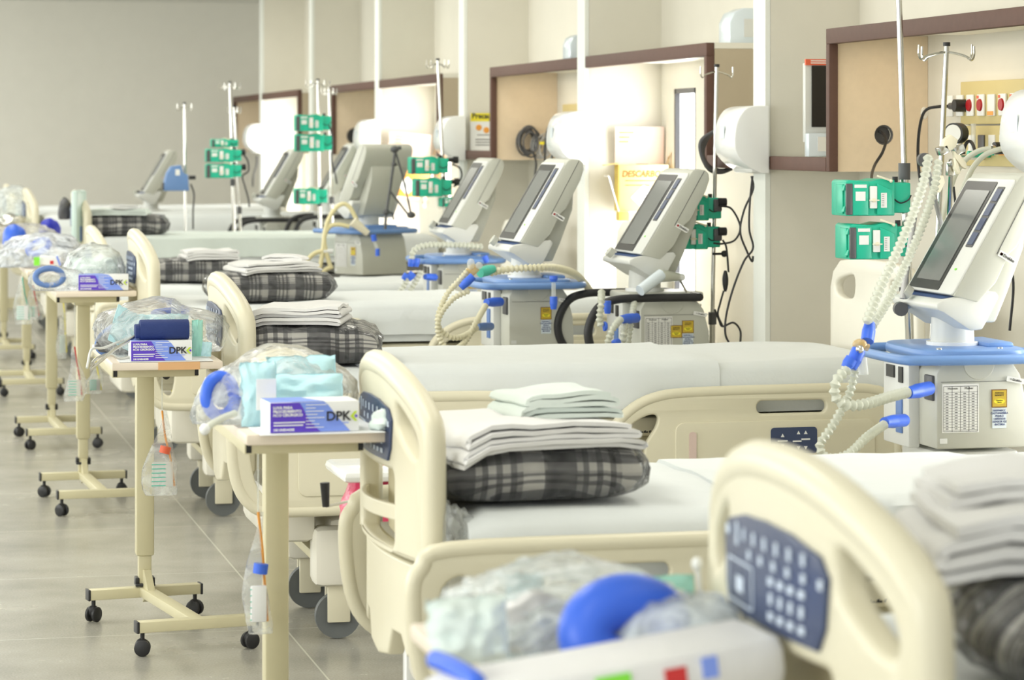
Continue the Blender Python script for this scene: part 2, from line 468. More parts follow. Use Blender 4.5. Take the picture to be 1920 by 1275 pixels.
# back wall with its tall narrow windows, one beside every second partition
wins = [(p[0] - .58, p[0] - .22) for p in PART if p[2] == 'mid' and p[0] > 5]
mb = MB(); y = YN
for a, c in wins:
    mb.box((XB + .08, (y + a) / 2, CEIL / 2), (.16, a - y, CEIL))
    mb.box((XB + .08, (a + c) / 2, .30), (.16, c - a, .60)); mb.box((XB + .08, (a + c) / 2, (1.86 + CEIL) / 2), (.16, c - a, CEIL - 1.86))
    y = c
mb.box((XB + .08, (y + YF) / 2, CEIL / 2), (.16, YF - y, CEIL))
struct('wall_right', mb, WALL)
WINM = M_('daylit_frosted_glass', (.96, .98, 1.0), .6, emis=3.2)
for i, (a, c) in enumerate(wins):
    wo = struct('window_%d' % (i + 1), MB().box((XB + .030, (a + c) / 2, 1.23), (.012, c - a, 1.26)), WINM)
    mb = MB()
    for yy in (a + .012, c - .012): mb.box((XB + .018, yy, 1.23), (.035, .018, 1.26))
    for zz in (.612, 1.848): mb.box((XB + .018, (a + c) / 2, zz), (.035, c - a, .024))
    tag(mb.build('window_frame', DGREY, wo), kind='structure')
    area('window_daylight', (XB - .004, (a + c) / 2, 1.23), (1.2, c - a - .05), 13, (1.0, .99, .95), (0, R(90), 0))
for i, (a, c, k) in enumerate(PART):
    o = struct('wall_partition' , MB().box(((XW + .02 + XB) / 2, (a + c) / 2, CEIL / 2), (XB - XW - .02, c - a, CEIL)), WALL)
    tag(MB().box((XW + .0105, (a + c) / 2, CEIL / 2), (.021, c - a, CEIL)).build('edge_trim', STRIP, o), kind='structure')
for sgn in (1,):
    struct('baseboard_far', MB().box(((XL + 4) / 2, YF - .01, .05), (4 - XL, .02, .1)), TAN)

# ---------------------------------------------------------------- wall cabinets, shelves
ZC0, ZC1 = 1.50, 2.02
def cabinet(y0, y1, end, label, hole=None, lamp=0):
    """brown edged open cabinet; end = 'far' / 'near' says which end has the side panel"""
    t = thing('wall_cabinet', label, 'wall cabinet', (XW, (y0 + y1) / 2, ZC0), 0, 'open cabinets over the bed heads')
    L = y1 - y0; H = ZC1 - ZC0; D = XB - XW
    ys = L / 2 if end == 'far' else -L / 2; s = 1 if end == 'far' else -1
    MB().box((.0175, 0, H - .028), (.035, L, .056), .003).build('top_rail', BROWN, t)
    MB().box((.0175, ys - s * .0175, (H - .056) / 2), (.035, .035, H - .056), .003).build('end_post', BROWN, t)
    MB().box(((.035 + D) / 2, 0, H - .012), (D - .036, L, .024)).build('top_board', CREAM2, t)
    loops = [[(.036, 0), (D - .001, 0), (D - .001, H - .025), (.036, H - .025)]]
    if hole: loops.append([(hole[0] + .037 * math.cos(R(k * 20)), hole[1] + .037 * math.sin(R(k * 20))) for k in range(18)])
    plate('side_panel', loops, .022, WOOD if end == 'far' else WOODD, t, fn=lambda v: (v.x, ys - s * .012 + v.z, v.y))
    if hole: MB().ring((hole[0], ys - s * .012, hole[1]), .036, .006, 24, 8, 'Y').cyl((hole[0], ys + .03, hole[1]), (hole[0], ys + .004, hole[1]), .034, cap=True).build('grommet', DGREY, t)  # rim plus dark plug, added to give the hole its shade
    if lamp:
        MB().box((D * .55, -s * .1, H - .034), (.14, min(.9, L * .5), .02), .004).build('light_fitting', CREAM2, t)
        if end == 'far': area('cabinet_lamp', (XW + D * .5, (y0 + y1) / 2 + L * .22, ZC1 - .06), (.14, .8), .8, (1.0, .82, .58))
    return t
h1 = at(1655, 253, Y=9.57)
cabinet(7.605, 9.58, 'far', 'open wood-lined cabinet with a round cable hole, nearest of the cabinets', (h1.x - XW, h1.z - ZC0), 1)
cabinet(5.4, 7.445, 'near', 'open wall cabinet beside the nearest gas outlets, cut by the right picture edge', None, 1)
cabinet(13.225, 15.2, 'far', 'wood-lined cabinet above the coiled grey cable', None, 1)
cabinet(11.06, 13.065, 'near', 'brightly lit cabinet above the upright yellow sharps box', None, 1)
cabinet(18.835, 20.7, 'far', 'wood-lined cabinet behind the stand with two stacked green pumps')
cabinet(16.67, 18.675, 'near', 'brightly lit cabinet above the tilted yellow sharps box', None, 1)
cabinet(24.635, 26.5, 'far', 'dim small wood-lined cabinet next to the far wall')
cabinet(22.36, 24.475, 'near', 'brightly lit narrow cabinet, second from the far wall')
for (i, (y0, y1)) in enumerate([(9.585, 10.275), (10.435, 11.055), (15.205, 15.885), (16.045, 16.665)]):
    lb = ['brown edged shelf under the grey framed display at the right', 'short brown edged shelf behind the stand with grey cable loops',
          'brown edged shelf under the yellow headed notice', 'brown edged shelf behind the second row of pumps, mostly hidden'][i]
    t = thing('wall_shelf', lb, 'shelf', (XW, (y0 + y1) / 2, 1.50), 0, 'shelves between cabinets and partitions')
    MB().box((.0175, 0, .026), (.035, y1 - y0, .052), .003).build('edge_band', BROWN, t)
    MB().box((.21, 0, .026), (XB - XW - .038, y1 - y0, .045)).build('board', CREAM2, t)

# dark display in a grey frame standing on each shelf
def display(pa, Y, label, w=.36):
    t = thing('wall_display', label, 'display panel', (pa, Y, 1.552), 0); t.scale = (1, 1, .68)
    MB().box((w / 2, .01, .30), (w, .03, .44), .004).build('housing', GREYL, t)
    MB().box((w / 2, -.008, .335), (w - .05, .008, .34)).build('dark_screen', SBEZ, t)
    MB().box((w / 2, -.006, .525), (w, .012, .034)).build('red_header', REDL, t)
    bars('header_print', .02, .532, [.10, .08], .006, .012, -.0125, LBL, t)
    MB().box((.075, -.02, .065), (.15, .05, .13), .006).build('control_box', GLAZE, t)
    MB().box((.07, -.047, .07), (.07, .003, .08)).build('sticker', LBL, t)
    MB().box((.21, -.008, .07), (.05, .012, .085)).build('socket', DGREY, t)
    return t
display(3.440, 9.95, 'dark screen in a grey frame with an orange header, on the shelf at the right', .29)
d2 = display(3.60, 10.75, 'dark screen with an orange header, half hidden by the middle partition edge', .17)
# yellow headed notice
n0 = at(882, 212, Y=15.87)
t = thing('precaution_notice', 'yellow headed paper notice taped beside the second wood-lined cabinet', 'notice', n0)
MB().box((.16, 0, -.135), (.32, .004, .27)).build('sheet_of_paper', PAPER, t, False)
MB().box((.16, -.003, -.024), (.32, .002, .048)).build('yellow_header', YEL, t, False)
text('heading', 'Precauções', .042, INK, t, NEAR((.008, -.0048, -.018)), ax='LEFT', bold=.0012)
bars('subheading_print', .11, -.041, [.17], .007, .01, -.0045, INK, t)
MB().box((.175, -.003, -.232), (.28, .002, .016)).build('yellow_footer', YEL, t, False)
bars('body_print', .03, -.155, [.24, .25, .18], .005, .016, -.0028, DGREY, t)
bars('caption_print', .04, -.128, [.13], .004, .01, -.0028, DGREY, t)
bars('foot_print', .05, -.253, [.22], .005, .01, -.0028, DGREY, t)
for x, z, m in ((.05, -.085, ORNG), (.095, -.10, ORNG), (.20, -.09, LIME)):
    MB().ball((x, -.003, z), .018, (1, .15, 1)).build('pictogram', m, t)

# soap / towel dispensers on the ends of the partitions
def dispenser(Y, z0, label):
    t = thing('towel_dispenser', label, 'dispenser', (XW - .001, Y, z0), 0, 'white dispensers on the partition edges')
    prof = smooth_path([(0, 0, 0), (-.045, 0, .005), (-.11, 0, .045), (-.142, 0, .10), (-.135, 0, .19), (-.105, 0, .245), (-.06, 0, .262), (0, 0, .262)], 5)
    MB().prism([(p.x, p.z) for p in prof], -.135, .135).build('cover', WHITE, t, bev=.010)
    MB().box((-.035, 0, .024), (.07, .24, .046), .012).build('tray', GREYL, t)
    MB().box((-.144, .02, .16), (.002, .05, .05)).build('label_print', GLAZE, t)
    return t
for Y, z, lb in [(7.52, 1.505, 'white towel dispenser cut by the right picture edge'), (10.355, 1.485, 'large white towel dispenser left of the dark framed display'),
                 (13.145, 1.49, 'white towel dispenser beside the coiled grey cable'), (15.96, 1.49, 'white towel dispenser left of the yellow headed notice'),
                 (18.75, 1.49, 'white towel dispenser above the ventilator seen from behind'), (24.55, 1.49, 'small white towel dispenser nearest to the far wall')]:
    dispenser(Y, z, lb)
# pale rounded housings above the cabinets
for x0, y0, x1, y1, Y, lb in ((1358, 17, 1412, 75, 11.3, 'pale blue rounded housing on top of the brightly lit cabinet'), (1062, 66, 1082, 110, 13.5, 'small pale rounded housing on top of the second wood-lined cabinet')):
    a = at(x0, y1, Y=Y); c = at(x1 + 20, y0, Y=Y)
    t = thing('air_outlet_housing', lb, 'housing', (a.x, Y, ZC1))
    W, H = c.x - a.x, c.z - ZC1
    MB().prism([(0, 0), (0, H * .6), (W * .12, H * .88), (W * .35, H), (W, H), (W, 0)], -.08, .08).build('shell', GLAZE, t, bev=.006)
    MB().box((W * .6, -.082, H * .45), (W * .5, .004, H * .5)).build('front_grille', GREYL, t)

# ---------------------------------------------------------------- gas panel in the nearest bay
t = thing('medical_outlet_console', 'ochre wall panel with a row of red sockets and gas outlets', 'gas panel', (XB, 8.4, 1.5))
MB().box((-.014, .0, .095), (.028, 1.56, .14), .003).build('lower_trunking', PLATEY, t)
MB().box((-.014, .0, .245), (.028, 1.56, .15), .003).build('upper_trunking', PLATEY, t)
kinds = 'bbrr.rr.rrbb'
for i, (px, py) in enumerate([(1782, 199), (1801, 198), (1820.5, 197.5), (1840.5, 197), (1860, 197), (1881, 196), (1903, 195)]):
    p = at(px, py, X=XB - .03) - Vector((XB, 8.4, 1.5))
    s = MB().box((p.x - .002, p.y, p.z), (.008, .062, .075), .003).build('socket_plate', LBL, t)
    k = kinds[i]
    if k == 'r': MB().lathe([(.0, .006), (.02, .006), (.022, 0)], (p.x - .006, p.y, p.z), 18, Matrix.Rotation(R(-90), 4, 'Y')).build('red_socket', PRED, s)
    if k == 'r' and i > 2: MB().box((p.x - .007, p.y + .02, p.z + .028), (.002, .016, .010)).build('red_label', REDL, s)
    if k == '.': MB().box((p.x - .007, p.y + .0, p.z - .028), (.002, .05, .014)).build('orange_label', ORNG, s)
for i, px in enumerate([1822, 1840, 1860, 1880.5, 1901]):
    p = at(px, 272, X=XB - .03) - Vector((XB, 8.4, 1.5))
    s = MB().box((p.x, p.y, p.z + .0), (.006, .055, .07), .002).build('gas_outlet', [LBL, DGREY, LBL, LBL, DGREY][i], t)
    MB().box((p.x - .004, p.y, p.z - .026), (.003, .05, .018)).build('colour_label', [LBL, DGREY, GREEN, ORNG, DGREY][i], s)
def cable(name, label, pts, r, mat, cat='cable', n=8, group=None, seg=7):
    o = MB().tube(smooth_path(pts, n), r, seg).build(name, mat)
    return tag(o, label, cat, group)
# plugs, gauge, hoses at the gas panel
a = at(1782, 199, X=XB - .05); c = at(1801, 198, X=XB - .05)
t = thing('power_plug', 'black double plug in the gas panel sockets with its black lead', 'plug', (0, 0, 0))
MB().cyl(a, c, .012).build('plug_body', DGREY, t)
MB().cyl(c + Vector((.03, 0, 0)), c - Vector((.025, 0, 0)), .022).build('plug_flange', BLACK, t)
MB().tube(smooth_path([a, at(1760, 200, X=XB - .09), at(1738, 205, X=XB - .12), at(1728, 222, X=XB - .13), at(1722, 260, X=XB - .12), at(1722, 310, X=XB - .09), at(1730, 370, X=XB - .09)], 8), .0055).build('lead', BLACK, t)
MB().ball(at(1733, 212, X=XB - .12), .014, (1, 1, 1.6)).build('clip', CLEARP, t)
t = thing('pressure_gauge', 'black round pressure gauge on the lower gas panel', 'gauge', (0, 0, 0))
g = at(1799, 250, X=XB - .12)
MB().cyl(g + Vector((.0, -.0, 0)), g + Vector((-.035, -.03, 0)), .036, seg=24).build('gauge_case', BLACK, t)
MB().cyl(g + Vector((-.0352, -.030, 0)), g + Vector((-.0375, -.032, 0)), .030, seg=24).build('dial', LBL, t)
MB().cyl(g + Vector((0, 0, -.03)), g + Vector((0, 0, -.085)), .010).cyl(g + Vector((0, 0, -.08)), g + Vector((.09, 0, -.08)), .012).build('stem', CHROME, t)
t = thing('flow_meter', 'clear upright flow meter tube on the lower gas panel', 'flow meter', (0, 0, 0))
g = at(1825, 262, X=XB - .09)
MB().cyl(g + Vector((0, 0, -.06)), g + Vector((0, 0, .055)), .009).build('tube', CLEARP, t)
MB().cyl(g + Vector((.06, 0, -.05)), g + Vector((-.02, 0, -.05)), .012).build('valve', GREEN, t)
MB().ring(g + Vector((-.015, 0, -.055)), .05, .006, axis='X', arc=(0, 180)).build('black_lead', BLACK, t)
for pp, lb, capm in (([(1860, 278), (1835, 283), (1810, 300), (1790, 330), (1775, 380), (1762, 430)], 'clear gas hose curving down from the black coupling', BLACK),
                     ([(1894, 277), (1870, 281), (1845, 292), (1824, 315), (1808, 350), (1790, 400), (1775, 450)], 'clear gas hose curving down from the green coupling', GREEN)):
    t = thing('gas_hose', lb, 'hose', (0, 0, 0), 0, 'gas hoses at the nearest gas panel')
    pts = [at(px, py, X=XB - .10 - .035 * i) for i, (px, py) in enumerate(pp)]
    MB().tube(smooth_path(pts, 8), .0095, 10).build('tube', HOSE, t)
    p = pts[0]; MB().cyl(p + Vector((.01, .006, 0)), p + Vector((.07, .01, 0)), .021).build('coupling', capm, t)
    MB().cyl(p + Vector((-.0, 0, 0)), p + Vector((.03, 0, 0)), .012).build('ferrule', CHROME, t)
cable('power_lead', 'black lead hanging from the round cable hole of the nearest cabinet', [at(1642, 246, Y=9.66), at(1652, 248, Y=9.56), at(1661, 262, Y=9.5), at(1655, 285, Y=9.45), at(1640, 310, Y=9.4), at(1634, 335, Y=9.2), at(1640, 360, Y=8.9)], .0055, BLACK)
# ochre panel glimpsed in the next bay
t = thing('medical_outlet_console', 'small part of an ochre outlet panel behind the coiled cable', 'gas panel', (XB, 14.2, 1.55))
MB().box((-.014, .0, .2), (.028, 1.5, .12), .003).build('upper_trunking', PLATEY, t)
for k in range(5): MB().box((-.03, .55 - .14 * k, .185), (.006, .06, .07)).build('socket_plate', LBL, t)

# coiled cable on the second wood panel
t = thing('coiled_cable', 'coil of grey cables hanging in the second wood-lined cabinet', 'cable coil', (0, 0, 0))
g = at(987, 264, Y=15.16); mb = MB()
for k in range(9):
    mb.ring(g + Vector((random.uniform(-.012, .012), -.012 * k, random.uniform(-.012, .012))), .062 + random.uniform(-.012, .012), .005, 20, 6, 'Y', sc_=(.8 + .1 * random.random(), 1.15))
mb.cyl(g + Vector((0, .02, .05)), g + Vector((0, -.10, .05)), .008).build('loops', DGREY, t)
g2 = at(1008, 275, Y=15.12); mb = MB()
for k in range(5):
    mb.ring(g2 + Vector((.01 * k, -.012 * k, random.uniform(-.01, .01))), .045 + .008 * random.random(), .0045, 18, 6, 'Y', sc_=(.8, 1.3))
mb.build('small_loops', SILV, t)
MB().box(g2 + Vector((.01, -.07, .02)), (.03, .01, .016)).build('yellow_tag', YEL, t)
MB().tube(smooth_path([at(1000, 285, Y=14.9), at(1005, 305, Y=14.9), at(1003, 330, Y=14.9), at(1000, 380, Y=14.9)], 8), .006).build('hanging_end', BLACK, t)
cable('power_lead', 'black lead hanging left of the dispenser by the coiled cable', [at(1085, 214, X=3.775), at(1062, 217, Y=14.3), at(1040, 222, Y=14.2), at(1026, 245, Y=14.1), at(1022, 280, Y=14.1), at(1021, 330, Y=14.1), at(1019, 360, Y=14.1)], .006, BLACK)
cable('power_lead', 'second black lead behind the dispenser by the coiled cable', [at(1080, 220, X=3.775), at(1055, 222, Y=14.0), at(1040, 235, Y=13.9), at(1036, 270, Y=13.9), at(1035, 310, Y=13.9), at(1033, 350, Y=13.9)], .006, BLACK)
cable('power_lead', 'thin dark lead hanging below the small dispenser nearest the far wall', [at(482, 292, Y=24.2), at(481, 310, Y=24.2), at(475, 330, Y=24.1), at(474, 350, Y=24.1)], .008, BLACK)
# black disc standing in for the shaded cable hole of the third wood panel
g = at(665, 255, Y=20.6)
tag(MB().cyl(g, g + Vector((0, -.05, 0)), .062, seg=20).build('cable_gland', BLACK), 'black round cable gland on the third wood panel', 'cable gland')

# ---------------------------------------------------------------- sharps boxes in front of the lit partitions
def sharps(px, py, Y, label, tilt=0, col=(KRAFT, KRAFTY), W=.24, H=.225, textc='DESCARBOX'):
    """px, py = upper near left corner of the front face"""
    p = at(px, py, Y=Y)
    t = thing('sharps_box', label, 'sharps box', p + Vector((W / 2, 0, -H)))
    t.rotation_euler = (0, tilt, R(-8))
    MB().box((0, .08, H / 2), (W, .16, H), .003).build('carton', col[0], t)
    MB().box((-W / 2 - .001, .08, H / 2), (.003, .158, H - .004)).build('side_print', col[1], t)
    text('printed_name', textc, .042, DGOLD, t, NEAR((.0, -.0015, H * .80)), bold=.0012, shear=.2, sx=.88)
    bars('small_print', -.09, H * .66, [.18, .12], .0035, .022, -.0018, DGOLD, t)
    d = .062
    s = MB().prism([(-d, H * .30), (0, H * .30 + d), (d, H * .30), (0, H * .30 - d)], -.0015, .001).build('diamond_sign', LBL, t, False)
    mb = MB(); c = Vector((0, -.003, H * .30 + .008))
    for k in range(3):
        a = R(90 + 120 * k); mb.ring(c + Vector((math.cos(a) * .011, 0, math.sin(a) * .011)), .010, .0012, 14, 5, 'Y', (0, 360))
    mb.build('biohazard_symbol', INK, s)
    # open lid standing up at the back, hinged flaps at the sides
    fl = MB().box((0, .155, H + .092), (W, .004, .185), rot=Matrix.Rotation(R(5), 4, 'X')); fl.build('raised_lid', PINKC, t)
    bars('lid_print', -.10, H + .155, [.07, .05, .045], .004, .022, .1445, ORNG, t)
    MB().box((-W / 2 - .032, .07, H + .002), (.068, .10, .004), rot=Matrix.Rotation(R(-8), 4, 'Y')).build('side_flap', KRAFT, t)
    pl = plate('handle_flap', [rrect(-.03, -.04, .03, .04, .01), rrect(-.013, -.045, .013, .018, .006)], .004, KRAFT, t, fn=lambda v: (W / 2 + .015 + v.y * .35, .08 + v.x, H + .04 + v.y))
    MB().lathe([(.0, .001), (.030, .001), (.030, -.001), (0, -.001)], (0, .06, H + .003), 16).build('drop_hole', BLACK, t)
    MB().box((-W / 2 + .02, .02, -.022), (.05, .10, .042), .002).build('bottom_flap', KRAFTY, t)
    # wire holder
    mb = MB()
    mb.tube([(-W / 2 - .05, .0, H * .75), (-W / 2 - .05, .17, H * .75)], .004).tube([(-W / 2 - .05, 0, H * .75), (-W / 2 + .0, 0, -.004), (W / 2, 0, -.004), (W / 2 + .02, 0, H * .75)], .004)
    mb.tube([(-W / 2, 0, -.004), (-W / 2, .17, -.004), (W / 2, .17, -.004), (W / 2, 0, -.004)], .004).build('wire_holder', WHITE, t)
    return t
sharps(1162, 309, 12.86, 'upright yellow sharps box with raised lid on the lit partition')
b2 = sharps(722, 300, 18.45, 'tilted orange sharps box behind the third row of pumps', R(5), (ORNG, KRAFTY), W=.29, H=.25)
# ---------------------------------------------------------------- beds
def arch(y):            # height of the foot board's upper edge below its top, across the board
    return -.095 * abs(y / .40) ** 2.2
def bow(y): return .045 * (y / .41) ** 2

def make_bed(T, M, dark=False):
    """T = top of foot board, M = top of mattress; foot end at local x = 0"""
    t = thing('hospital_bed', 'hospital bed', 'bed')
    HW = .41; RAILM = M_('dark_bed_frame', (.20, .20, .19), .5) if dark else TAN
    # foot board ------------------------------------------------------
    def up(v, off=0.0):     # plate drawn in (y, z-T) -> room
        return (bow(v.x) + v.z + off, v.x * .945, T + v.y)
    top = [(y, arch(y)) for y in [-.36 + .72 * k / 24 for k in range(25)]]
    outl = [(-HW, -.42)] + [(-HW, -.15), (-.405, -.125), (-.388, -.098)] + top + [(.388, -.098), (.405, -.125), (HW, -.15), (HW, -.42)]
    def slot(s):
        L = [(.225, -.092), (.245, -.086), (.31, -.112), (.358, -.142), (.374, -.172), (.368, -.192), (.335, -.190), (.265, -.158), (.230, -.130)]
        L = [(p.x, p.y) for p in smooth_path([(a * s, b, 0) for a, b in L], 3, True)]
        return L
    recess = rrect(-.215, -.405, .215, -.235, .02)
    cuts = [-.4 + .04 * k for k in range(21)]
    fb = plate('foot_board', [outl, slot(1), slot(-1), recess], .045, CREAM, t, .012, cuts, up)
    rim = [(y, z) for y, z in outl]
    rim = [Vector((bow(y) , y * .93, T + z - .012)) for y, z in outl]
    MB().tube(smooth_path([rim[0]] + rim[1:-1:2] + [rim[-1]], 3), .031, 12, flat=(1.0, .9)).build('foot_board_rim', CREAM, fb)
    rc = plate('recess_back', [rrect(-.22, -.41, .22, -.23, .02)], .006, OLIVE, fb, 0, cuts, lambda v: up(v, .045))
    band = plate('recess_band', [rrect(-.215, -.345, .215, -.31, .01)], .012, CREAM, fb, .003, cuts, lambda v: (bow(v.x) - .012 - .02 * (1 - (v.x / .2) ** 2) + v.z, v.x * .945, T + v.y))
    pan = [(-.215, -.122), (-.19, -.098), (-.10, -.083), (0, -.079), (.10, -.083), (.19, -.098), (.215, -.122), (.205, -.185), (.185, -.214), (-.185, -.214), (-.205, -.185)]
    cp = plate('control_panel', [pan], .006, NAVY, fb, .0015, cuts, lambda v: up(v, -.0255))
    br = [Vector((bow(y) - .026, y, T + z)) for y, z in pan]
    mb = MB()
    def ic(y, z, w, h):
        z += .017; M = Matrix.Rotation(math.atan2(.09 * y / .41 ** 2, 1) * -1, 4, 'Z')
        mb.box((bow(y) - .0295, y, T + z), (.0012, w, h), rot=M)
    ic(.17, -.128, .022, .012); ic(.12, -.128, .012, .03)
    for k in range(6): ic(.085 - .045 * k, -.125, .010, .016); ic(.06 - .05 * k, -.148, .012, .012)
    for k in range(4): ic(-.03 - .035 * k, -.168, .018, .010); ic(-.03 - .035 * k, -.190, .012, .014); ic(-.03 - .035 * k, -.212, .018, .010)
    for yy in (.165, .045): ic(yy, -.19, .003, .055)
    for zz in (-.163, -.217): ic(.105, zz, .12, .003)
    ic(.105, -.192, .035, .02)
    mb.build('icons', ICON, cp)
    # lower skirt -----------------------------------------------------
    sk = [(-.40, -.43), (-.40, -.60), (-.36, -.635), (-.26, -.64), (-.22, -.60), (-.15, -.60), (-.11, -.66), (0, -.675), (.11, -.66), (.15, -.60), (.22, -.60), (.26, -.64), (.36, -.635), (.40, -.60), (.40, -.43)]
    notch = [(-.30, -.52), (-.27, -.525), (-.255, -.555), (-.27, -.575), (-.30, -.57)]
    plate('foot_skirt', [sk, notch, [(-a, b) for a, b in notch]], .04, CREAM, t, .008, cuts, lambda v: up(v, .012))
    MB().box((.10, 0, T - .47), (.12, .74, .09), .01).build('skirt_bracket', CREAM2, t)
    # head board ------------------------------------------------------
    hb = [(-.43, -.50), (-.43, -.08), (-.40, -.02), (-.33, .02), (-.15, .035), (.15, .035), (.33, .02), (.40, -.02), (.43, -.08), (.43, -.50)]
    sl = lambda s: [(p.x, p.y) for p in smooth_path([(s * .18, -.03, 0), (s * .30, -.04, 0), (s * .37, -.065, 0), (s * .36, -.10, 0), (s * .27, -.115, 0), (s * .18, -.10, 0)], 4, True)]
    plate('head_board', [hb, sl(1), sl(-1)], .035, CREAM2, t, .01, None, lambda v: (2.31 + v.z, v.x, T + v.y))
    # mattress --------------------------------------------------------
    nx, ny = 44, 18; L0, L1, W = .115, 2.25, .435; H = .165
    bm = bmesh.new(); g = {}
    seed = M * 50
    for i in range(nx + 1):
        for j in range(ny + 1):
            x = L0 + (L1 - L0) * i / nx; v = -1 + 2 * j / ny
            # wrap across: sides go down
            s = v * (W + H)
            if abs(s) > W: yy = math.copysign(W, s); zz = -(abs(s) - W)
            else: yy = s; zz = 0
            r = .045
            if abs(s) < W and abs(s) > W - r: q = (abs(s) - (W - r)) / r; zz -= r * .30 * q * q
            if abs(s) >= W: yy -= math.copysign(.010 * max(0, 1 - (abs(s) - W) / .03), s); 
            if abs(s) >= W and zz > -.03: zz -= .008
            ex = min(x - L0, L1 - x)
            if ex < .05: zz -= .02 * (1 - ex / .05) ** 2
            n = noise.noise(Vector((x * 2.2, yy * 3, seed))) * .010 + noise.noise(Vector((x * 9, yy * 9 + zz * 6, seed + 3))) * .003
            g[i, j] = bm.verts.new((x, yy + n * (1 if abs(s) > W else 0), M + zz + n * (1 if abs(s) < W else .2) - .004))
    for i in range(nx):
        for j in range(ny): bm.faces.new((g[i, j], g[i + 1, j], g[i + 1, j + 1], g[i, j + 1]))
    for i in (0, nx):
        bm.faces.new([g[i, j] for j in range(ny + 1)])
    bm.faces.new([g[i, 0] for i in range(nx + 1)] + [g[i, ny] for i in range(nx, -1, -1)])
    mb = MB(); mb.bm.free(); mb.bm = bm; mb.build('mattress', SHEET, t, ang=60)
    # deck and frame --------------------------------------------------
    D = M - .175
    MB().box((1.15, 0, D - .03), (2.06, .84, .05), .012).build('deck', RAILM if dark else CREAM, t)
    mb = MB()
    for s in (-1, 1): mb.box((1.15, s * .36, D - .10), (2.0, .05, .07), .006)
    for x in (.25, .95, 1.6, 2.05): mb.box((x, 0, D - .10), (.06, .74, .05))
    mb.build('upper_frame', RAILM, t)
    mb = MB()
    for s in (-1, 1): mb.box((1.15, s * .30, D - .165), (1.7, .07, .05), .006)
    mb.build('under_rails', DGREY, t)
    lbt = MB().box((1.22, -.415, D - .045), (.62, .004, .04)).build('capacity_plate', OLIVE, t)
    text('capacity_text', '227 kg / 500 lb', .034, INK, lbt, NEAR((1.13, -.4175, D - .045)), bold=.0006)
    text('capacity_text', '227 kg / 500 lb', .034, INK, lbt, NEAR((1.43, -.4175, D - .045)), bold=.0006)
    MB().box((.16, -.30, D - .22), (.06, .02, .05)).build('warning_label', YEL, t)
    # lift columns, base, casters -------------------------------------
    h = D - .19
    MB().box((.62, 0, (.36 + h) / 2), (.20, .30, h - .36), .01).box((1.72, 0, (.36 + h) / 2), (.20, .30, h - .36), .01).build('lift_columns', DGREY, t)
    MB().box((1.15, 0, .335), (1.66, .58, .11), .03).build('base_cover', CREAM2, t)
    MB().box((.40, 0, .235), (.05, .50, .035), .004).box((.30, 0, .26), (.05, .50, .03), .004).build('cross_bars', TAN, t)
    MB().box((.20, 0, .40), (.16, .64, .17), .03).build('foot_cover', CREAM2, t)
    MB().box((1.15, 0, .25), (1.3, .10, .06)).build('base_beam', TAN, t)
    for x in (.35, 1.92):
        for s in (-1, 1):
            c = MB().box((x - .02, s * .30, .27), (.13, .12, .19), .025).build('caster_housing', CREAM2, t)
            MB().box((x, s * .30 - .022, .135), (.075, .012, .16), .005).box((x, s * .30 + .030, .135), (.075, .012, .16), .005).build('caster_fork', CREAM, c)
            MB().lathe([(.0, -.014), (.06, -.014), (.074, -.016), (.075, 0), (.074, .016), (.06, .014), (0, .014)], (x, s * .30 + .004, .075), 28, Matrix.Rotation(R(90), 4, 'X')).build('wheel', TYRE, c)
    # side rails, lowered ---------------------------------------------
    for s in ((1,) if dark else (-1, 1)):
        ry = s * .485; rt = T - .372
        fo = [(p.x, p.y) for p in smooth_path([(-.02, -.09, 0), (.0, -.035, 0), (.06, 0, 0), (.45, .004, 0), (.86, 0, 0), (.925, -.03, 0), (.945, -.10, 0), (.93, -.24, 0), (.88, -.325, 0), (.80, -.345, 0), (.40, -.345, 0), (.12, -.345, 0), (.04, -.32, 0), (-.005, -.24, 0)], 4, True)]
        hol = [(p.x, p.y) for p in smooth_path([(.035, -.10, 0), (.075, -.055, 0), (.105, -.075, 0), (.12, -.15, 0), (.12, -.24, 0), (.10, -.30, 0), (.055, -.25, 0)], 4, True)]
        grip = rrect(.31, -.078, .545, -.040, .018)
        fr = plate('foot_side_rail', [fo, hol, grip], .028, CREAM, t, .008, None, lambda v: (v.x + (.02 if s > 0 else 0), ry + v.z * s, rt + v.y))
        MB().tube([(p[0] + (.02 if s > 0 else 0), ry, rt + p[1] - .0) for p in fo], .020, 10, True).build('rail_rim', CREAM, fr)
        plate('raised_panel', [rrect(.19, -.30, .86, -.115, .03)], .008, CREAM, fr, .003, None, lambda v: (v.x, ry + s * .016 + v.z, rt + v.y))
        MB().box((.5, ry - s * .035, rt - .22), (.30, .04, .05)).box((.5, ry - s * .05, rt - .29), (.06, .09, .04)).build('rail_arm', TAN, fr)
        ho = [(p.x, p.y) for p in smooth_path([(1.215, -.34, 0), (1.21, -.24, 0), (1.225, -.12, 0), (1.28, -.055, 0), (1.36, -.015, 0), (1.48, 0, 0), (1.8, .004, 0), (2.1, 0, 0), (2.18, -.05, 0), (2.20, -.2, 0), (2.18, -.32, 0), (2.0, -.345, 0), (1.6, -.345, 0), (1.3, -.345, 0)], 4, True)]
        hh = [(p.x, p.y) for p in smooth_path([(1.25, -.15, 0), (1.29, -.095, 0), (1.345, -.068, 0), (1.372, -.075, 0), (1.365, -.11, 0), (1.33, -.17, 0), (1.32, -.28, 0), (1.27, -.29, 0), (1.245, -.24, 0)], 4, True)]
        hr = plate('head_side_rail', [ho, hh, rrect(1.71, -.072, 1.95, -.030, .019)], .028, CREAM, t, .008, None, lambda v: (v.x, ry + v.z * s, rt + v.y))
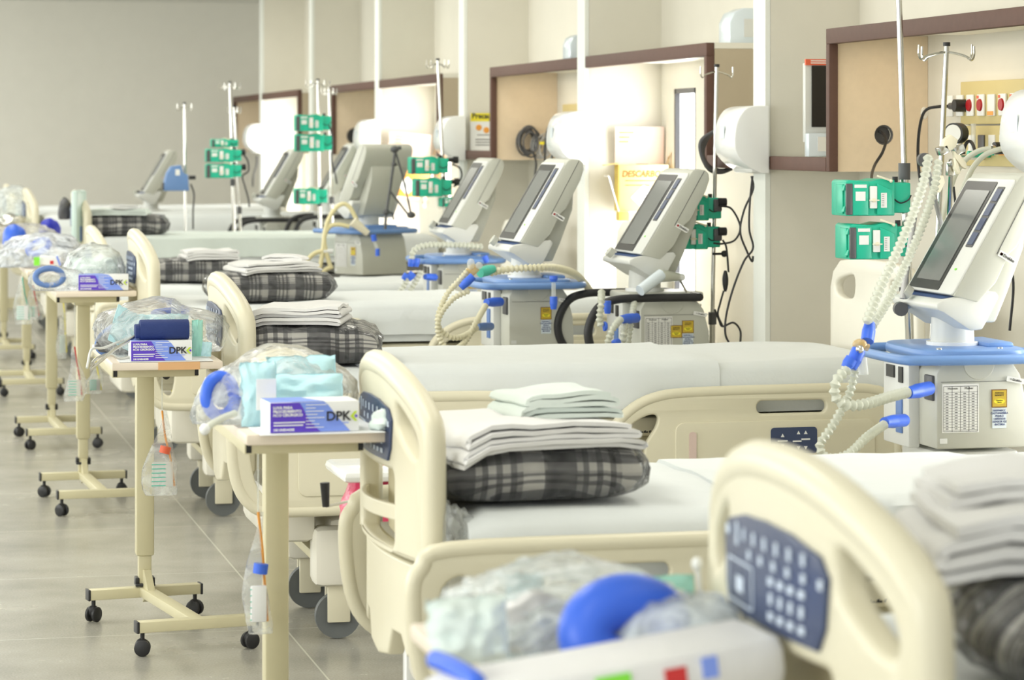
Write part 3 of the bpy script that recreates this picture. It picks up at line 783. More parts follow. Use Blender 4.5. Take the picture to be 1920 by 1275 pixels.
        MB().tube([(p[0], ry, rt + p[1]) for p in ho], .019, 10, True).build('rail_rim', CREAM, hr)
        plate('raised_panel', [rrect(1.43, -.30, 2.12, -.095, .03)], .008, CREAM, hr, .003, None, lambda v: (v.x, ry + s * .016 + v.z, rt + v.y))
        plate('finger_groove', [rrect(1.475, -.27, 1.50, -.125, .012)], .003, PINKC, hr, 0, None, lambda v: (v.x, ry + s * .0225 + v.z, rt + v.y))
        kp = plate('keypad', [rrect(1.755, -.205, 1.915, -.118, .012)], .003, NAVY, hr, 0, None, lambda v: (v.x, ry + s * .0215 + v.z, rt + v.y))
        mb = MB(); yk = ry + s * .0238
        for (cx, cz, dr) in ((1.795, -.145, 1), (1.795, -.178, -1), (1.85, -.137, 1), (1.875, -.137, 1), (1.85, -.185, -1), (1.875, -.185, -1)):
            mb.prism([(cx - .006, cz - .004 * dr), (cx + .006, cz - .004 * dr), (cx, cz + .007 * dr)], yk - .001, yk + .001)
        mb.box((1.795, yk, -.162), (.034, .002, .004)); mb.box((1.845, yk, -.164), (.03, .002, .005)).box((1.875, yk, -.158), (.03, .002, .005))
        mb.build('arrow_marks', LBL, kp, fn=lambda v: (v.x, v.y, v.z + rt))
        MB().box((1.75, ry - s * .035, rt - .22), (.34, .04, .05)).box((1.75, ry - s * .05, rt - .29), (.06, .09, .04)).build('rail_arm', TAN, hr)
    return t

BEDS = [  # x, y centre, T, M, label
    (1.135, 3.36, 1.213, .945, 'nearest hospital bed, its blurred cream foot board with navy control panel at lower right'),
    (1.145, 6.27, 1.115, .814, 'cream hospital bed with lowered side rails carrying a striped blanket and two folded linens'),
    (1.13, 9.19, 1.16, .885, 'cream hospital bed with a long flat white sheet and its keypad rail facing us'),
    (1.13, 12.18, 1.21, .915, 'cream hospital bed behind the two middle ventilators, its foot board between two wrapped blankets'),
    (1.13, 14.62, 1.15, .87, 'cream hospital bed whose foot board tip shows left of the far wrapped blankets'),
    (1.27, 17.70, 1.28, 1.01, 'raised hospital bed with a dark wrapped blanket behind the pale green foot board'),
    (1.13, 20.80, 1.24, 1.07, 'far hospital bed with a narrow beige foot board at the left edge'),
    (1.13, 23.80, 1.22, 1.05, 'farthest hospital bed along the grey far wall')]
beds = []
for x, y, T, Mz, lb in BEDS:
    bd = make_bed(T, Mz, Mz == 1.01); bd.location = (x, y, 0); bd['label'] = lb; bd['group'] = 'hospital beds in a row'
    beds.append(bd)

# draw sheets lying across mattresses -------------------------------------
def draw_sheet(bed, x0, x1, drop, label, mat=SHEET, seed=0, edge=True):
    bx, by, T, Mz = BEDS[bed][:4]
    nx, ny = 30, 22; W = .441; bm = bmesh.new(); g = {}
    for k in (0, 1):
        for i in range(nx + 1):
            for j in range(ny + 1):
                x = x0 + (x1 - x0) * i / nx; s = (-1 + 2 * j / ny) * (W + drop)
                yy, zz = (math.copysign(W, s), -(abs(s) - W)) if abs(s) > W else (s, 0)
                if abs(s) > W: yy += math.copysign(.012 * math.sin(x * 11 + seed) * min(1, -zz / .1) + .006, s)
                if abs(s) < W and abs(s) > W - .05: zz -= .012 * ((abs(s) - W + .05) / .05) ** 2
                n = noise.noise(Vector((x * 3, s * 4, seed))) * .008 + noise.noise(Vector((x * 12, s * 10, seed))) * .003
                xo = noise.noise(Vector((i * .3, s * 5, seed + 9))) * .02
                g[k, i, j] = bm.verts.new((bx + x + xo, by + yy, Mz + zz + .004 + abs(n) - .014 * k))
    def q(k, i, j): return g[k, i, j]
    for i in range(nx):
        for j in range(ny):
            bm.faces.new((q(0, i, j), q(0, i + 1, j), q(0, i + 1, j + 1), q(0, i, j + 1)))
            bm.faces.new((q(1, i, j), q(1, i, j + 1), q(1, i + 1, j + 1), q(1, i + 1, j)))
    for i in range(nx):
        for j in (0, ny): bm.faces.new((q(0, i, j), q(1, i, j), q(1, i + 1, j), q(0, i + 1, j)))
    for j in range(ny):
        for i in (0, nx): bm.faces.new((q(0, i, j), q(0, i, j + 1), q(1, i, j + 1), q(1, i, j)))
    mb = MB(); mb.bm.free(); mb.bm = bm
    return tag(mb.build('draw_sheet', mat, ang=60), label, 'sheet')
draw_sheet(2, .42, 1.60, .14, 'white draw sheet with creased hem lying across the long flat bed')
draw_sheet(1, .78, 1.55, .12, 'pale draw sheet on the bed behind the striped blanket', SHEET, 3)
draw_sheet(3, .62, 1.5, .13, 'smooth white draw sheet on the bed behind the middle ventilators', SHEET, 5)
draw_sheet(5, .35, 1.8, .12, 'white draw sheet on the raised bed with the dark blanket', SHEETG, 7)

# wrapped plaid blankets ----------------------------------------------------
def blanket(name, label, x, y, z, L, W, H, rz=0, mat=PLD, seed=0, sag=0):
    t = thing(name, label, 'blanket', (x, y, z), rz, 'folded plaid blankets in clear plastic')
    def shape(g, nz):
        bm = bmesh.new(); bmesh.ops.create_cube(bm, size=1)
        bmesh.ops.subdivide_edges(bm, edges=bm.edges[:], cuts=14, use_grid_fill=True)
        for v in bm.verts:
            p = v.co * 2
            q = Vector((p.x, p.y, p.z))
            # rounded cushion
            rx = 1 - .10 * (q.z ** 2) - .05 * q.y ** 2; ryy = 1 - .12 * q.z ** 2 - .05 * q.x ** 2
            bz = 1 - .22 * max(abs(q.x), 0) ** 5 - .20 * abs(q.y) ** 5
            o = Vector((q.x * rx * (L / 2 + g), q.y * ryy * (W / 2 + g), (q.z * bz * .5 + .5) * H + q.z * g * .3))
            if q.z < 0: o.z = H * (.5 + .5 * q.z * min(1, bz + .12))
            n = noise.noise(o * 14 + Vector((seed, 0, 0))) * .012 + noise.noise(o * 40 + Vector((seed, 0, 0))) * nz
            if q.z > -.9: o += Vector((q.x * .6, q.y * .6, .7 * max(0, q.z))) * n
            o.z = max(o.z, .0)
            v.co = o
        return bm
    mb = MB(); mb.bm.free(); mb.bm = shape(0, .002); mb.build('plaid_blanket', mat, t, ang=70)
    bm = shape(.014, .012)
    for v in bm.verts:
        if abs(v.co.x) > L / 2 - .01: v.co.x += math.copysign(.02 * abs(noise.noise(v.co * 30)), v.co.x)
    mb = MB(); mb.bm.free(); mb.bm = bm; mb.build('plastic_wrap', WRAP, t, ang=30, fn=lambda v: (v.x, v.y, max(v.z, .001)))
    return t
def BT(i): return BEDS[i][3] + .006
blanket('wrapped_blanket', 'wrapped striped blanket with a thick folded sheet and a greenish gown on it', 1.445, 6.12, BT(1), .47, .40, .125, R(2), PLD, 1)
blanket('wrapped_blanket', 'wrapped checked blanket on the long flat bed right of the glove box with navy roll', 1.40, 9.05, BT(2), .46, .46, .125, R(-6), PLD, 2)
blanket('wrapped_blanket', 'dark wrapped checked blanket in front of the middle ventilators, upper edge crumpled linens', 1.69, 11.98, BT(3), .50, .36, .125, R(4), PLD2, 3)
blanket('wrapped_blanket', 'small wrapped checked blanket left of the dark one, behind the fourth foot board', 1.66, 14.55, BT(4), .44, .34, .115, R(-3), PLD2, 4)
blanket('wrapped_blanket', 'nearly black wrapped blanket behind the pale green foot board', 1.575, 17.62, BT(5), .50, .40, .125, 0, PLD2, 5)
blanket('wrapped_blanket', 'blurred wrapped striped blanket cut by the lower right picture corner', 1.62, 3.16, BT(0), .56, .42, .14, R(3), PLD3, 6)

# folded linen -------------------------------------------------------------
def linen(label, x, y, z, L, W, layers, th, rz=0, mat=SHEET2, seed=0, droop=0.0, name='folded_sheet', side=-1, tilt=(0, 0)):
    """cloth folded back and forth; the fold edges show on the near side"""
    r = th / 2; ribbon = []
    for k in range(layers):
        zc = r + k * th; e = .5 * L * (1 - .05 * k * ((seed * 7 + k * 3) % 3) / 2)
        a, b = (-e, e) if k % 2 == 0 else (e, -e)
        for q in range(9): ribbon.append((a + (b - a) * q / 8, zc))
        if k < layers - 1:
            for q in (45, 90, 135):
                ribbon.append((b + math.copysign(math.sin(R(q)) * r * 1.0, b), zc + r - r * math.cos(R(q))))
    bm = bmesh.new(); ny = 12; rows = []
    n = len(ribbon); hh = th * .40
    outline = []
    for i, (px, pz) in enumerate(ribbon):
        p0 = ribbon[max(0, i - 1)]; p1 = ribbon[min(n - 1, i + 1)]
        tx, tz = p1[0] - p0[0], p1[1] - p0[1]; l = math.hypot(tx, tz) or 1
        outline.append(((px, pz), (-tz / l, tx / l)))
    loop = [(p[0] + nn[0] * hh, p[1] + nn[1] * hh) for p, nn in outline] + [(p[0] - nn[0] * hh, p[1] - nn[1] * hh) for p, nn in reversed(outline)]
    for j in range(ny + 1):
        yy = -W / 2 + W * j / ny; row = []
        for i, (px, pz) in enumerate(loop):
            k = int(pz / th)
            s = noise.noise(Vector((k * 1.7, seed, j * .05))) * .12 * W
            w = yy + s * (abs(yy) / (W / 2))
            nn = noise.noise(Vector((px * 9, w * 9, seed + k * .3))) * th * 1.1
            zz = pz + nn * (pz / (layers * th))
            dd = max(0, abs(px) / (L / 2) - .55)
            zz -= droop * dd * dd * 4 * (1 if px < 0 else .3)
            zz += tilt[0] * px + tilt[1] * w
            row.append(bm.verts.new((px, w, zz)))
        rows.append(row)
    m = len(loop)
    for a, b in zip(rows, rows[1:]):
        for i in range(m): bm.faces.new((a[i], a[(i + 1) % m], b[(i + 1) % m], b[i]))
    for row in (rows[0], rows[-1]):
        h = n
        for i in range(h - 1):
            bm.faces.new((row[i], row[i + 1], row[m - 2 - i], row[m - 1 - i]))
    mb = MB(); mb.bm.free(); mb.bm = bm
    o = mb.build(name, mat, ang=50); o.location = (x, y, z); o.rotation_euler = (0, 0, rz)
    return tag(o, label, 'folded linen')
linen('thick folded white sheet draped over the striped blanket, under the greenish gown', 1.425, 6.10, BT(1) + .118, .43, .40, 5, .011, R(11), SHEET2, 1, .045)
linen('crumpled greenish gown on the thick folded sheet', 1.53, 6.18, BT(1) + .168, .24, .22, 5, .012, R(8), SHEETG, 2, .02, 'folded_gown')
linen('slanting folded white sheet on the checked blanket of the long flat bed', 1.38, 9.02, BT(2) + .128, .28, .32, 5, .012, R(-16), SHEET2, 3, .015)
linen('crumpled white linen on the dark wrapped checked blanket', 1.70, 11.95, BT(3) + .125, .34, .26, 4, .011, R(14), SHEET2, 4, .015)
linen('loose white pillowcase thrown over the crumpled linen on the dark blanket', 1.76, 12.0, BT(3) + .170, .17, .16, 2, .012, R(-20), SHEET2, 5, .015, 'pillowcase')
linen('rounded folded white linen on the small wrapped blanket', 1.73, 14.5, BT(4) + .115, .26, .24, 4, .013, R(4), SHEET2, 6, .01)
linen('pale folded linen with long edge on the nearly black blanket', 1.53, 17.55, BT(5) + .125, .36, .26, 3, .013, R(-12), SHEETG, 7, .01)
linen('small white cloth topmost on the nearly black blanket', 1.55, 17.5, BT(5) + .165, .15, .14, 2, .012, R(5), SHEET2, 8)
linen('white rolled linen lying behind the pale green foot board', 1.60, 18.02, BT(5) + .01, .30, .16, 5, .03, R(5), SHEET2, 9, 0)
linen('blurred thick white folded sheet on the blanket in the lower right corner', 1.60, 3.28, BT(0) + .138, .60, .34, 4, .016, R(-12), SHEET2, 10, .02)
linen('blurred white linen topmost of the pile in the lower right corner', 1.62, 3.42, BT(0) + .205, .50, .24, 2, .016, R(-10), SHEET2, 11, .02)
# ---------------------------------------------------------------- overbed tables
PATCH = M_('worn_orange_edge', (.72, .42, .20), .6)
def over_table(label, x, y, top, brot=0.0, sleeve=.24, clip=.13, shift=0.0, ln=.80):
    """origin on the floor under the column; the top reaches from the column towards the camera"""
    t = thing('overbed_table', label, 'table', (x, y, 0), 0, 'overbed tables along the aisle')
    tp = MB().box((shift, -ln / 2 + .05, top - .0125), (.345, ln, .025), .005).build('table_top', TABLE, t)
    if brot > .1: MB().box((.035, -ln + .0495, top - .0125), (.13, .0022, .0245)).build('orange_edge_patch', PATCH, tp)
    MB().box((shift - .03, -.36, top - .040), (.27, .60, .028), .003).build('top_rail', TAN, t)
    for xx in (-.155, .10): MB().box((shift + xx, -.655, top - .04), (.012, .012, .022)).build('rail_end_cap', BLACK, t)
    MB().box((0, -.03, top - .075), (.10, .13, .05), .008).build('column_head', TAN, t)
    MB().cyl((.0, -.096, top - .078), (.0, -.105, top - .078), .008).build('head_screw', BLACK, t)
    MB().box((0, 0, (sleeve + top - .08) / 2), (.060, .060, top - .08 - sleeve), .007).build('column_sleeve', TAN, t)
    MB().box((0, 0, (.10 + sleeve + .02) / 2), (.043, .043, sleeve - .08), .004).build('inner_column', TAN, t)
    MB().box((0, 0, clip), (.066, .066, .010), .003).box((-.026, 0, clip + .012), (.014, .05, .024), .003).box((.026, 0, clip + .012), (.014, .05, .024), .003).build('stop_clip', BLACK, t)
    Rz = Matrix.Rotation(brot, 4, 'Z')
    def B(x_, y_, z_): return Rz @ Vector((x_, y_, z_))
    b = MB().bar(B(-.19, 0, .092), B(.19, 0, .092), .045, .034, .003).bar(B(-.19, -.66, .092), B(.19, -.66, .092), .045, .034, .003)
    b.bar(B(0, 0, .094), B(0, -.66, .094), .045, .032, .003).build('base_frame', TAN, t)
    MB().prism([(-.0, .06), (0, .17), (.02, .17), (.075, .11), (.075, .095)], -.012, .012, 'X').build('gusset', TAN, t, fn=lambda v: Rz @ Vector((v.x, -v.y - .02, v.z)))
    for yy in (0, -.66):
        for s in (-1, 1): MB().box(B(s * .1935, yy, .092), (.008, .048, .037), .002, brot).build('bar_cap', BLACK, t)
    for yy in (0, -.66):
        for s in (-1, 1):
            c = B(s * .175, yy, 0); a = random.uniform(-.9, .9)
            Q = Matrix.Translation(c) @ Matrix.Rotation(a, 4, 'Z')
            mb = MB()
            for w_ in (-1, 1):
                mb.lathe([(0, -.007), (.021, -.007), (.0255, -.004), (.0255, .004), (.021, .007), (0, .007)], Q @ Vector((0, w_ * .013 , .0262)), 18, Matrix.Rotation(a, 4, 'Z') @ Matrix.Rotation(R(90), 4, 'X'))
            mb.ball(Q @ Vector((-.002, 0, .036)), .021, (1, .55, 1)).cyl(c + Vector((0, 0, .045)), c + Vector((0, 0, .078)), .007)
            mb.build('caster', BLACK, t)
    if brot > .1 or clip < .13:
        MB().box((.045, -.05, top - .09), (.05, .03, .014), .004, Matrix.Rotation(R(20), 4, 'Y')).ball((.068, -.05, top - .10), .014, (1, .6, 1.1)).build('release_lever', BLACK, t)
    return t
TB = [(.985, 6.86, .965, 0, .24, .13), (.905, 9.40, .925, R(8.8), .215, .118), (.945, 12.70, .968, R(3), .26, .15), (.968, 15.3, .935, R(2), .26, .15), (1.00, 18.35, .93, 0, .26, .15)]
tl = ['overbed table with peach laminate edge, its column cut by the bottom picture edge',
      'overbed table carrying the glove box with the navy roll on top, all four casters showing',
      'overbed table carrying the glove box next to the blue ring bag', 'overbed table whose bag shows a bright green label', 'small far overbed table with the bright blue ball on it']
tabs = [over_table(lb, *a) for lb, a in zip(tl, TB)]
over_table('overbed table hidden beneath the big blurred bags at the bottom edge', .955, 4.0, .90)
over_table('farthest overbed table at the left picture edge', .99, 21.3, .95)

# ---------------------------------------------------------------- glove boxes
def glove_box(label, x, y, z, W=.205, H=.066, D=.11, rz=0.0):
    t = thing('glove_box', label, 'glove box', (x, y, z), rz, 'blue and white glove boxes')
    c = MB().box((0, D / 2, H / 2), (W, D, H), .0015).build('carton', PAPER, t)
    h = W / 2; e = -.0006
    def poly(nm, pts, m, k, par=c):
        mb = MB(); mb.prism(pts, e - .0006 * k, e - .0006 * (k - 1)); return mb.build(nm, m, par, False)
    poly('periwinkle_field', [(-h * .5, .001), (h * .80, .001), (h * .50, H * .50), (h * .32, H * .86), (h * .22, H - .001), (-h * .5, H - .001)], PERI, 1)
    poly('violet_field', [(-h + .001, .001), (h * .13, .001), (-h * .14, H * .42), (-h * .26, H * .80), (-h * .34, H - .001), (-h + .001, H - .001)], VIO, 2)
    MB().prism([(-h + .001, .002), (h * .15, .002), (-h * .1, D - .002), (-h + .001, D - .002)], H - .0002, H + .0006, 'Z').build('violet_top', PERI, c, False)
    MB().prism([(-h * .5, .0), (h * .22, .0), (h * .0, D * .6), (-h * .6, D * .7)], H + .0002, H + .0009, 'Z').build('periwinkle_top', PERI, c, False)
    text('title_text', 'LUVA PARA\nPROCEDIMENTO\nNÃO CIRÚRGICO', .0082, PAPER, c, NEAR((-h * .93, e - .0018, H * .70)), bold=.00035, ax='LEFT', sx=1.02)
    bars('lower_print', -h * .92, H * .34, [h * .70, h * .66], .0026, .0062, e - .0018, PAPER, c)
    text('lower_text', '100 UNIDADES', .0072, PAPER, c, NEAR((-h * .93, e - .0018, H * .10)), bold=.0003, ax='LEFT')
    bars('column_print', -h * .20, H * .90, [h * .46, h * .22, h * .40, h * .26, h * .42, h * .20, h * .30, h * .40], .0016, H * .105, e - .0019, PAPER, c)
    text('brand_text', 'DPK', .029, INK, c, NEAR((h * .53, e - .0018, H * .50)), bold=.0006, sx=1.0)
    x0 = h * .80
    MB().prism([(x0, H * .50), (x0 + .010, H * .66), (x0 + .016, H * .66), (x0 + .007, H * .50), (x0 + .016, H * .34), (x0 + .010, H * .34)], e - .002, e - .0012).build('green_arrow', LIME, c, False)
    MB().cyl((x0 + .0135, e - .0012, H * .5), (x0 + .0135, e - .002, H * .5), .003).build('violet_dot', VIO, c)
    bars('brand_small_print', h * .30, H * .29, [h * .46], .0020, .004, e - .0019, PERI, c)
    return t
TOPA, TOPB, TOPC, TOPD, TOPE = [q[2] for q in TB]
def ontop(px, py, z, dz=0): p = at(px, py, Z=z); p.z = z + dz; return p
pa = ontop(593, 815, TOPA); pb = ontop(301, 677, TOPB); pc = ontop(188, 543, TOPC)
glove_box('largest and nearest of the blue and white glove boxes', pa.x, 6.10, TOPA + .003, .202, .068, .11, R(3))
glove_box('glove box with the navy roll lying on it', pb.x, 8.66, TOPB + .003, .190, .063, .11, R(-1))
glove_box('smallest glove box, right of the bag with the blue ring', pc.x + .004, 11.96, TOPC + .003, .212, .066, .11, R(-6))
def paper(label, x0, x1, y0, y1, z, rz=0):
    o = MB().box((0, 0, .001), (x1 - x0, y1 - y0, .002)).build('paper_sheet', PAPER, None, False); o.location = ((x0 + x1) / 2, (y0 + y1) / 2, z); o.rotation_euler = (0, 0, rz)
    return tag(o, label, 'paper')
paper('white paper under the largest glove box', .835, 1.115, 6.075, 6.55, TOPA + .0005, R(1))
paper('white paper under the glove box with the navy roll', .76, 1.05, 8.65, 9.15, TOPB + .0005, R(-1))
paper('white paper under the smallest glove box', .78, 1.05, 11.98, 12.4, TOPC + .0005)
# navy roll
t = thing('rolled_cuff', 'navy blue rolled cloth cuff lying on the glove box', 'rolled cuff', (pb.x + .012, 8.715, TOPB + .066 + .028), R(-1))
MB().prism([(p.y, p.z) for p in smooth_path([(0, -.035, -.018), (0, -.01, -.028), (0, .03, -.026), (0, .036, 0), (0, .03, .028), (0, -.01, .034), (0, -.036, .018)], 4, True)], -.075, .078, 'X').build('roll', NAVYC, t, bev=.004)
MB().prism([(p.y, p.z) for p in smooth_path([(0, -.033, -.018), (0, -.01, -.024), (0, .026, -.022), (0, .03, 0), (0, .026, .018), (0, -.01, .020), (0, -.033, .010)], 4, True)], -.090, -.070, 'X').build('inner_roll', NAVYC, t, bev=.003)
MB().tube(smooth_path([at(268, 618, Y=8.75), at(240, 640, Y=8.7), at(215, 655, Y=8.66), at(185, 680, Y=8.62), at(170, 692, Y=8.60)], 6), .0055).build('air_tube', STEEL, None).location = (0, 0, 0)
o = bpy.data.objects['air_tube']; tag(o, 'grey rubber tube hanging over the left end of the table with the navy roll', 'tube')
tag(MB().tube(smooth_path([at(262, 628, Y=8.85), at(225, 640, Y=8.8), at(195, 652, Y=8.75), at(172, 655, Y=8.72), at(165, 680, Y=8.6), at(163, 690, Y=8.58)], 6), .004).build('thin_lead', GREYL), 'thin pale lead behind the grey rubber tube on the table', 'lead')

# ---------------------------------------------------------------- bags and their contents
def blob(name, label, c, size, mat, seed=0, rough=.16, fine=.05, flat=0, cat='plastic bag', sub=4, rz=0, group=None, pinch=None):
    bm = bmesh.new(); bmesh.ops.create_icosphere(bm, subdivisions=sub, radius=1)
    for v in bm.verts:
        p = v.co.copy()
        k = 1 + noise.noise(p * 1.6 + Vector((seed, seed * 2, 0))) * rough * 2
        r = noise.noise(p * 4.5 + Vector((seed, 0, 3))); k += abs(r) * rough
        k += abs(noise.noise(Vector((p.x * 9, p.y * 9, p.z * 4)) + Vector((0, seed, 3)))) * fine * 2
        if pinch:
            d = max(0, p.dot(Vector(pinch).normalized()) - .75); k += d * 1.6
        q = p * k
        if q.z < -.55: q.z = -.55 + (q.z + .55) * .12
        v.co = Vector((q.x * size[0] / 2, q.y * size[1] / 2, (q.z + .6) * size[2] / 1.55))
        v.co.z = max(v.co.z, .001)
    mb = MB(); mb.bm.free(); mb.bm = bm
    o = mb.build(name, mat, ang=28 if mat in (FILM, MILK, BMILK) else 60); o.location = c; o.rotation_euler = (0, 0, rz)
    if label: tag(o, label, cat, group)
    return o
def coil(name, label, c, R0, r, mat, axis='Y', sc_=(1, 1), rot=None, cat='tube ring', ribs=1, turns=1):
    P = []
    for i in range(int(80 * turns) + 1):
        a = 2 * math.pi * i / 80; x, y = R0 * math.cos(a) * sc_[0], R0 * math.sin(a) * sc_[1]
        p = Vector({'Z': (x, y, r * 2 * i / 80), 'Y': (x, -r * 1.9 * i / 80, y), 'X': (r * 1.9 * i / 80, x, y)}[axis])
        if rot is not None: p = rot @ p
        P.append(Vector(c) + p)
    o = (MB().hose(P, r, r * 1.1, .2, 8, 1) if ribs else MB().tube(P, r, 18)).build(name, mat, ang=60)
    return tag(o, label, cat)
def pack(name, label, c, size, mat, rz=0, tilt=0, cat='packet', seed=0, tx=0):
    bm = bmesh.new(); bmesh.ops.create_grid(bm, x_segments=14, y_segments=14, size=.5)
    r = bmesh.ops.solidify(bm, geom=bm.faces[:], thickness=.02)
    for v in bm.verts:
        x, z = v.co.x, v.co.y; e = max(abs(x), abs(z)) * 2
        th = (1 - e ** 3) * .5 * size[1] * (1 if v.co.z > -.01 else -1) * .9
        n = noise.noise(Vector((x * 6, z * 6, seed)))
        v.co = Vector((x * size[0] * (1 + .05 * n), -th + n * size[1] * .25 + v.co.z * .1, (z + .5) * size[2] * (1 + .06 * noise.noise(Vector((x * 8, seed, 1))))))
    mb = MB(); mb.bm.free(); mb.bm = bm; o = mb.build(name, mat, ang=50)
    o.location = c; o.rotation_euler = (tilt, tx, rz)
    return tag(o, label, cat)

# nearest sharp table (A)
zA = TOPA + .003
blob('clear_bag', 'big clear bag with cream stuffing behind the largest glove box', (.955, 6.55, zA), (.27, .40, .155), FILM, 3, .05, .05, pinch=(1, 0, -.1))
blob('foam_dressing', 'cream padding inside the big clear bag behind the largest glove box', (.965, 6.60, zA + .005), (.20, .26, .14), WAX, 5, .05, .03, cat='padding')
pack('blue_packet', 'tall light blue packet standing left of the largest glove box', (.862, 6.26, zA), (.085, .05, .145), CYAN, R(10), R(-4), seed=1)
pack('aqua_packet', 'wide pale aqua packet lying behind the largest glove box', (.965, 6.33, zA + .015), (.20, .06, .095), CYAN, R(-4), R(-10), seed=2)
pack('aqua_packet', 'folded aqua drape between the wide packet and the cream padding', (.985, 6.42, zA + .02), (.17, .05, .125), CYAN, R(8), R(-8), seed=6)
MB().box((0, 0, .055), (.045, .004, .07)).build('printed_sticker', PAPER, None).location = (.872, 6.218, zA + .02)
tag(bpy.data.objects['printed_sticker'], 'white printed sticker on the tall light blue packet', 'sticker')
cA = at(405, 742, Y=6.30)
coil('blue_tube_ring', 'bright blue ring in the clear bag left of the tall light blue packet', cA + Vector((.008, 0, 0)), .038, .014, RBLUE, 'Y', (.85, 1.15), cat='tube ring', ribs=0)
MB().cyl(cA + Vector((.02, .02, 0)), cA + Vector((.02, .035, 0)), .03).build('filter_disc', GREYL); tag(bpy.data.objects['filter_disc'], 'pale grey disc in the middle of the bright blue ring', 'filter')
blob('clear_bag', 'clear bag around the bright blue ring on the table with the largest glove box', (.815, 6.33, zA), (.15, .16, .125), FILM, 8, .06, .06, pinch=(-1, -.2, -.4))
t = thing('white_hose_end', 'white hose end hanging over the table edge beneath the bright blue ring', 'hose end', (0, 0, 0))
MB().tube(smooth_path([at(440, 775, Y=6.2), at(415, 785, Y=6.15), at(395, 797, Y=6.12), at(383, 810, Y=6.1)], 6), .008, 10).build('hose', HOSE, t)
MB().ball(at(384, 805, Y=6.09), .012, (1, 1, 1.1)).build('tip', WHITE, t)
blob('crumpled_glove', 'crumpled used glove right of the largest glove box', (1.125, 6.13, zA), (.06, .06, .04), MINT, 12, .3, .12, cat='glove', sub=3)

# table with navy roll (B)
zB = TOPB + .003
blob('clear_bag', 'large clear bag behind the navy roll', (.885, 9.0, zB), (.36, .50, .165), FILM, 21, .06, .06, pinch=(1, 0, .0))
pack('blue_packet', 'tilted light blue packet left of the navy roll', at(222, 648, Y=8.82), (.085, .012, .13), CYAN, R(20), R(-20), seed=11, tx=R(28))
pack('blue_packet', 'light blue drape lying behind the navy roll', at(300, 632, Y=8.95), (.19, .06, .075), CYAN, R(4), R(-15), seed=12)
pack('blue_packet', 'small light blue packet at the right end of the glove box with the roll', at(386, 668, Y=8.75), (.032, .02, .045), CYAN, R(10), R(-8), seed=13, tx=R(8))
pack('mint_packet', 'upright mint green packet right of the glove box with the roll', at(370, 668, Y=8.80), (.034, .03, .115), AQUA, R(-6), R(-4), seed=14)
coil('blue_tube_ring', 'dark blue ring showing in the clear bag left of the tilted packet', at(226, 634, Y=9.0), .078, .010, SBLUE, 'Y', (1.0, .55), Matrix.Rotation(R(-22), 4, 'Y').to_3x3(), ribs=0)
blob('grey_bulb', 'dark grey rubber bulb in the bag left of the glove box with the roll', (.80, 9.0, zB + .004), (.17, .15, .075), DGREY, 31, .10, .02, cat='rubber bulb')
coil('blue_tube_ring', 'bright blue strip on top of the bag behind the navy roll', at(316, 588, Y=9.15), .05, .010, RBLUE, 'Y', (1.0, .2), ribs=0)
MB().cyl(at(330, 590, Y=9.1), at(330, 565, Y=9.1), .018, .014).build('clear_nozzle', CLEARP); tag(bpy.data.objects['clear_nozzle'], 'clear nozzle sticking up from the bag behind the navy roll', 'nozzle')
tag(MB().tube(smooth_path([at(255, 668, Y=8.72), at(225, 672, Y=8.7), at(205, 664, Y=8.68), at(182, 672, Y=8.64), at(172, 682, Y=8.6)], 6), .005).build('grey_lead', STEEL), 'short grey lead curling in front of the rubber bulb', 'lead')

# table with blue ring bag (C)
zC = TOPC + .003
coil('blue_tube_ring', 'royal blue pear shaped ring in the bag left of the smallest glove box', at(92, 519, Y=12.0), .058, .013, SBLUE, 'Y', (1.0, .62), ribs=0)
blob('clear_bag', 'clear bag around the royal blue pear shaped ring', at(98, 541, Y=12.05) + Vector((0, 0, -.01)), (.20, .16, .105), FILM, 41, .06, .05, pinch=(1, 0, .1))
blob('milky_bag', 'milky clear bag bulging behind the smallest glove box', (.965, 12.30, zC), (.27, .34, .175), MILK, 42, .07, .06)
pack('mint_packet', 'pale mint stuffing inside the milky bag behind the smallest glove box', (.97, 12.35, zC + .004), (.20, .10, .12), MINT, R(6), R(-6), seed=15)
blob('milky_bag', 'knotted corner of milky plastic pointing right above the smallest glove box', at(232, 530, Y=12.5), (.08, .10, .075), MILK, 44, .3, .1, sub=3)

# table with green label (D)
zD = TOPD + .003
blob('bluish_bag', 'bluish clear bag with a bright green label on the fourth table', (.90, 14.95, zD), (.42, .46, .175), BMILK, 51, .08, .07, pinch=(-1, 0, -.5))
coil('blue_tube_ring', 'blue corrugated tube inside the bag with the bright green label', at(72, 463, Y=14.9), .06, .018, RBLUE, 'Y', (1.0, .45), Matrix.Rotation(R(-25), 4, 'Y').to_3x3())
g = at(69, 490, Y=14.68); o = MB().box((0, 0, 0), (.030, .004, .044)).build('green_label', BLIME); o.location = g; tag(o, 'bright green label on the bluish bag of the fourth table', 'label')
g = at(95, 489, Y=14.70); o = MB().box((0, 0, 0), (.115, .02, .050), .008, Matrix.Rotation(R(6), 4, 'Y')).build('printed_pack', PAPER); o.location = g
tag(o, 'white printed packet with blue stripe beside the bright green label', 'packet')
MB().box((.04, -.012, .0), (.010, .002, .052), 0, Matrix.Rotation(R(-20), 4, 'Y')).build('blue_stripe', PERI, o)
MB().box((.005, -.012, -.008), (.018, .002, .018)).build('red_mark', RED, o)
blob('grey_bulb', 'dark grey parts showing at the right of the bluish bag', at(122, 468, Y=14.95), (.08, .08, .06), DGREY, 55, .25, .05, cat='rubber bulb', sub=3)

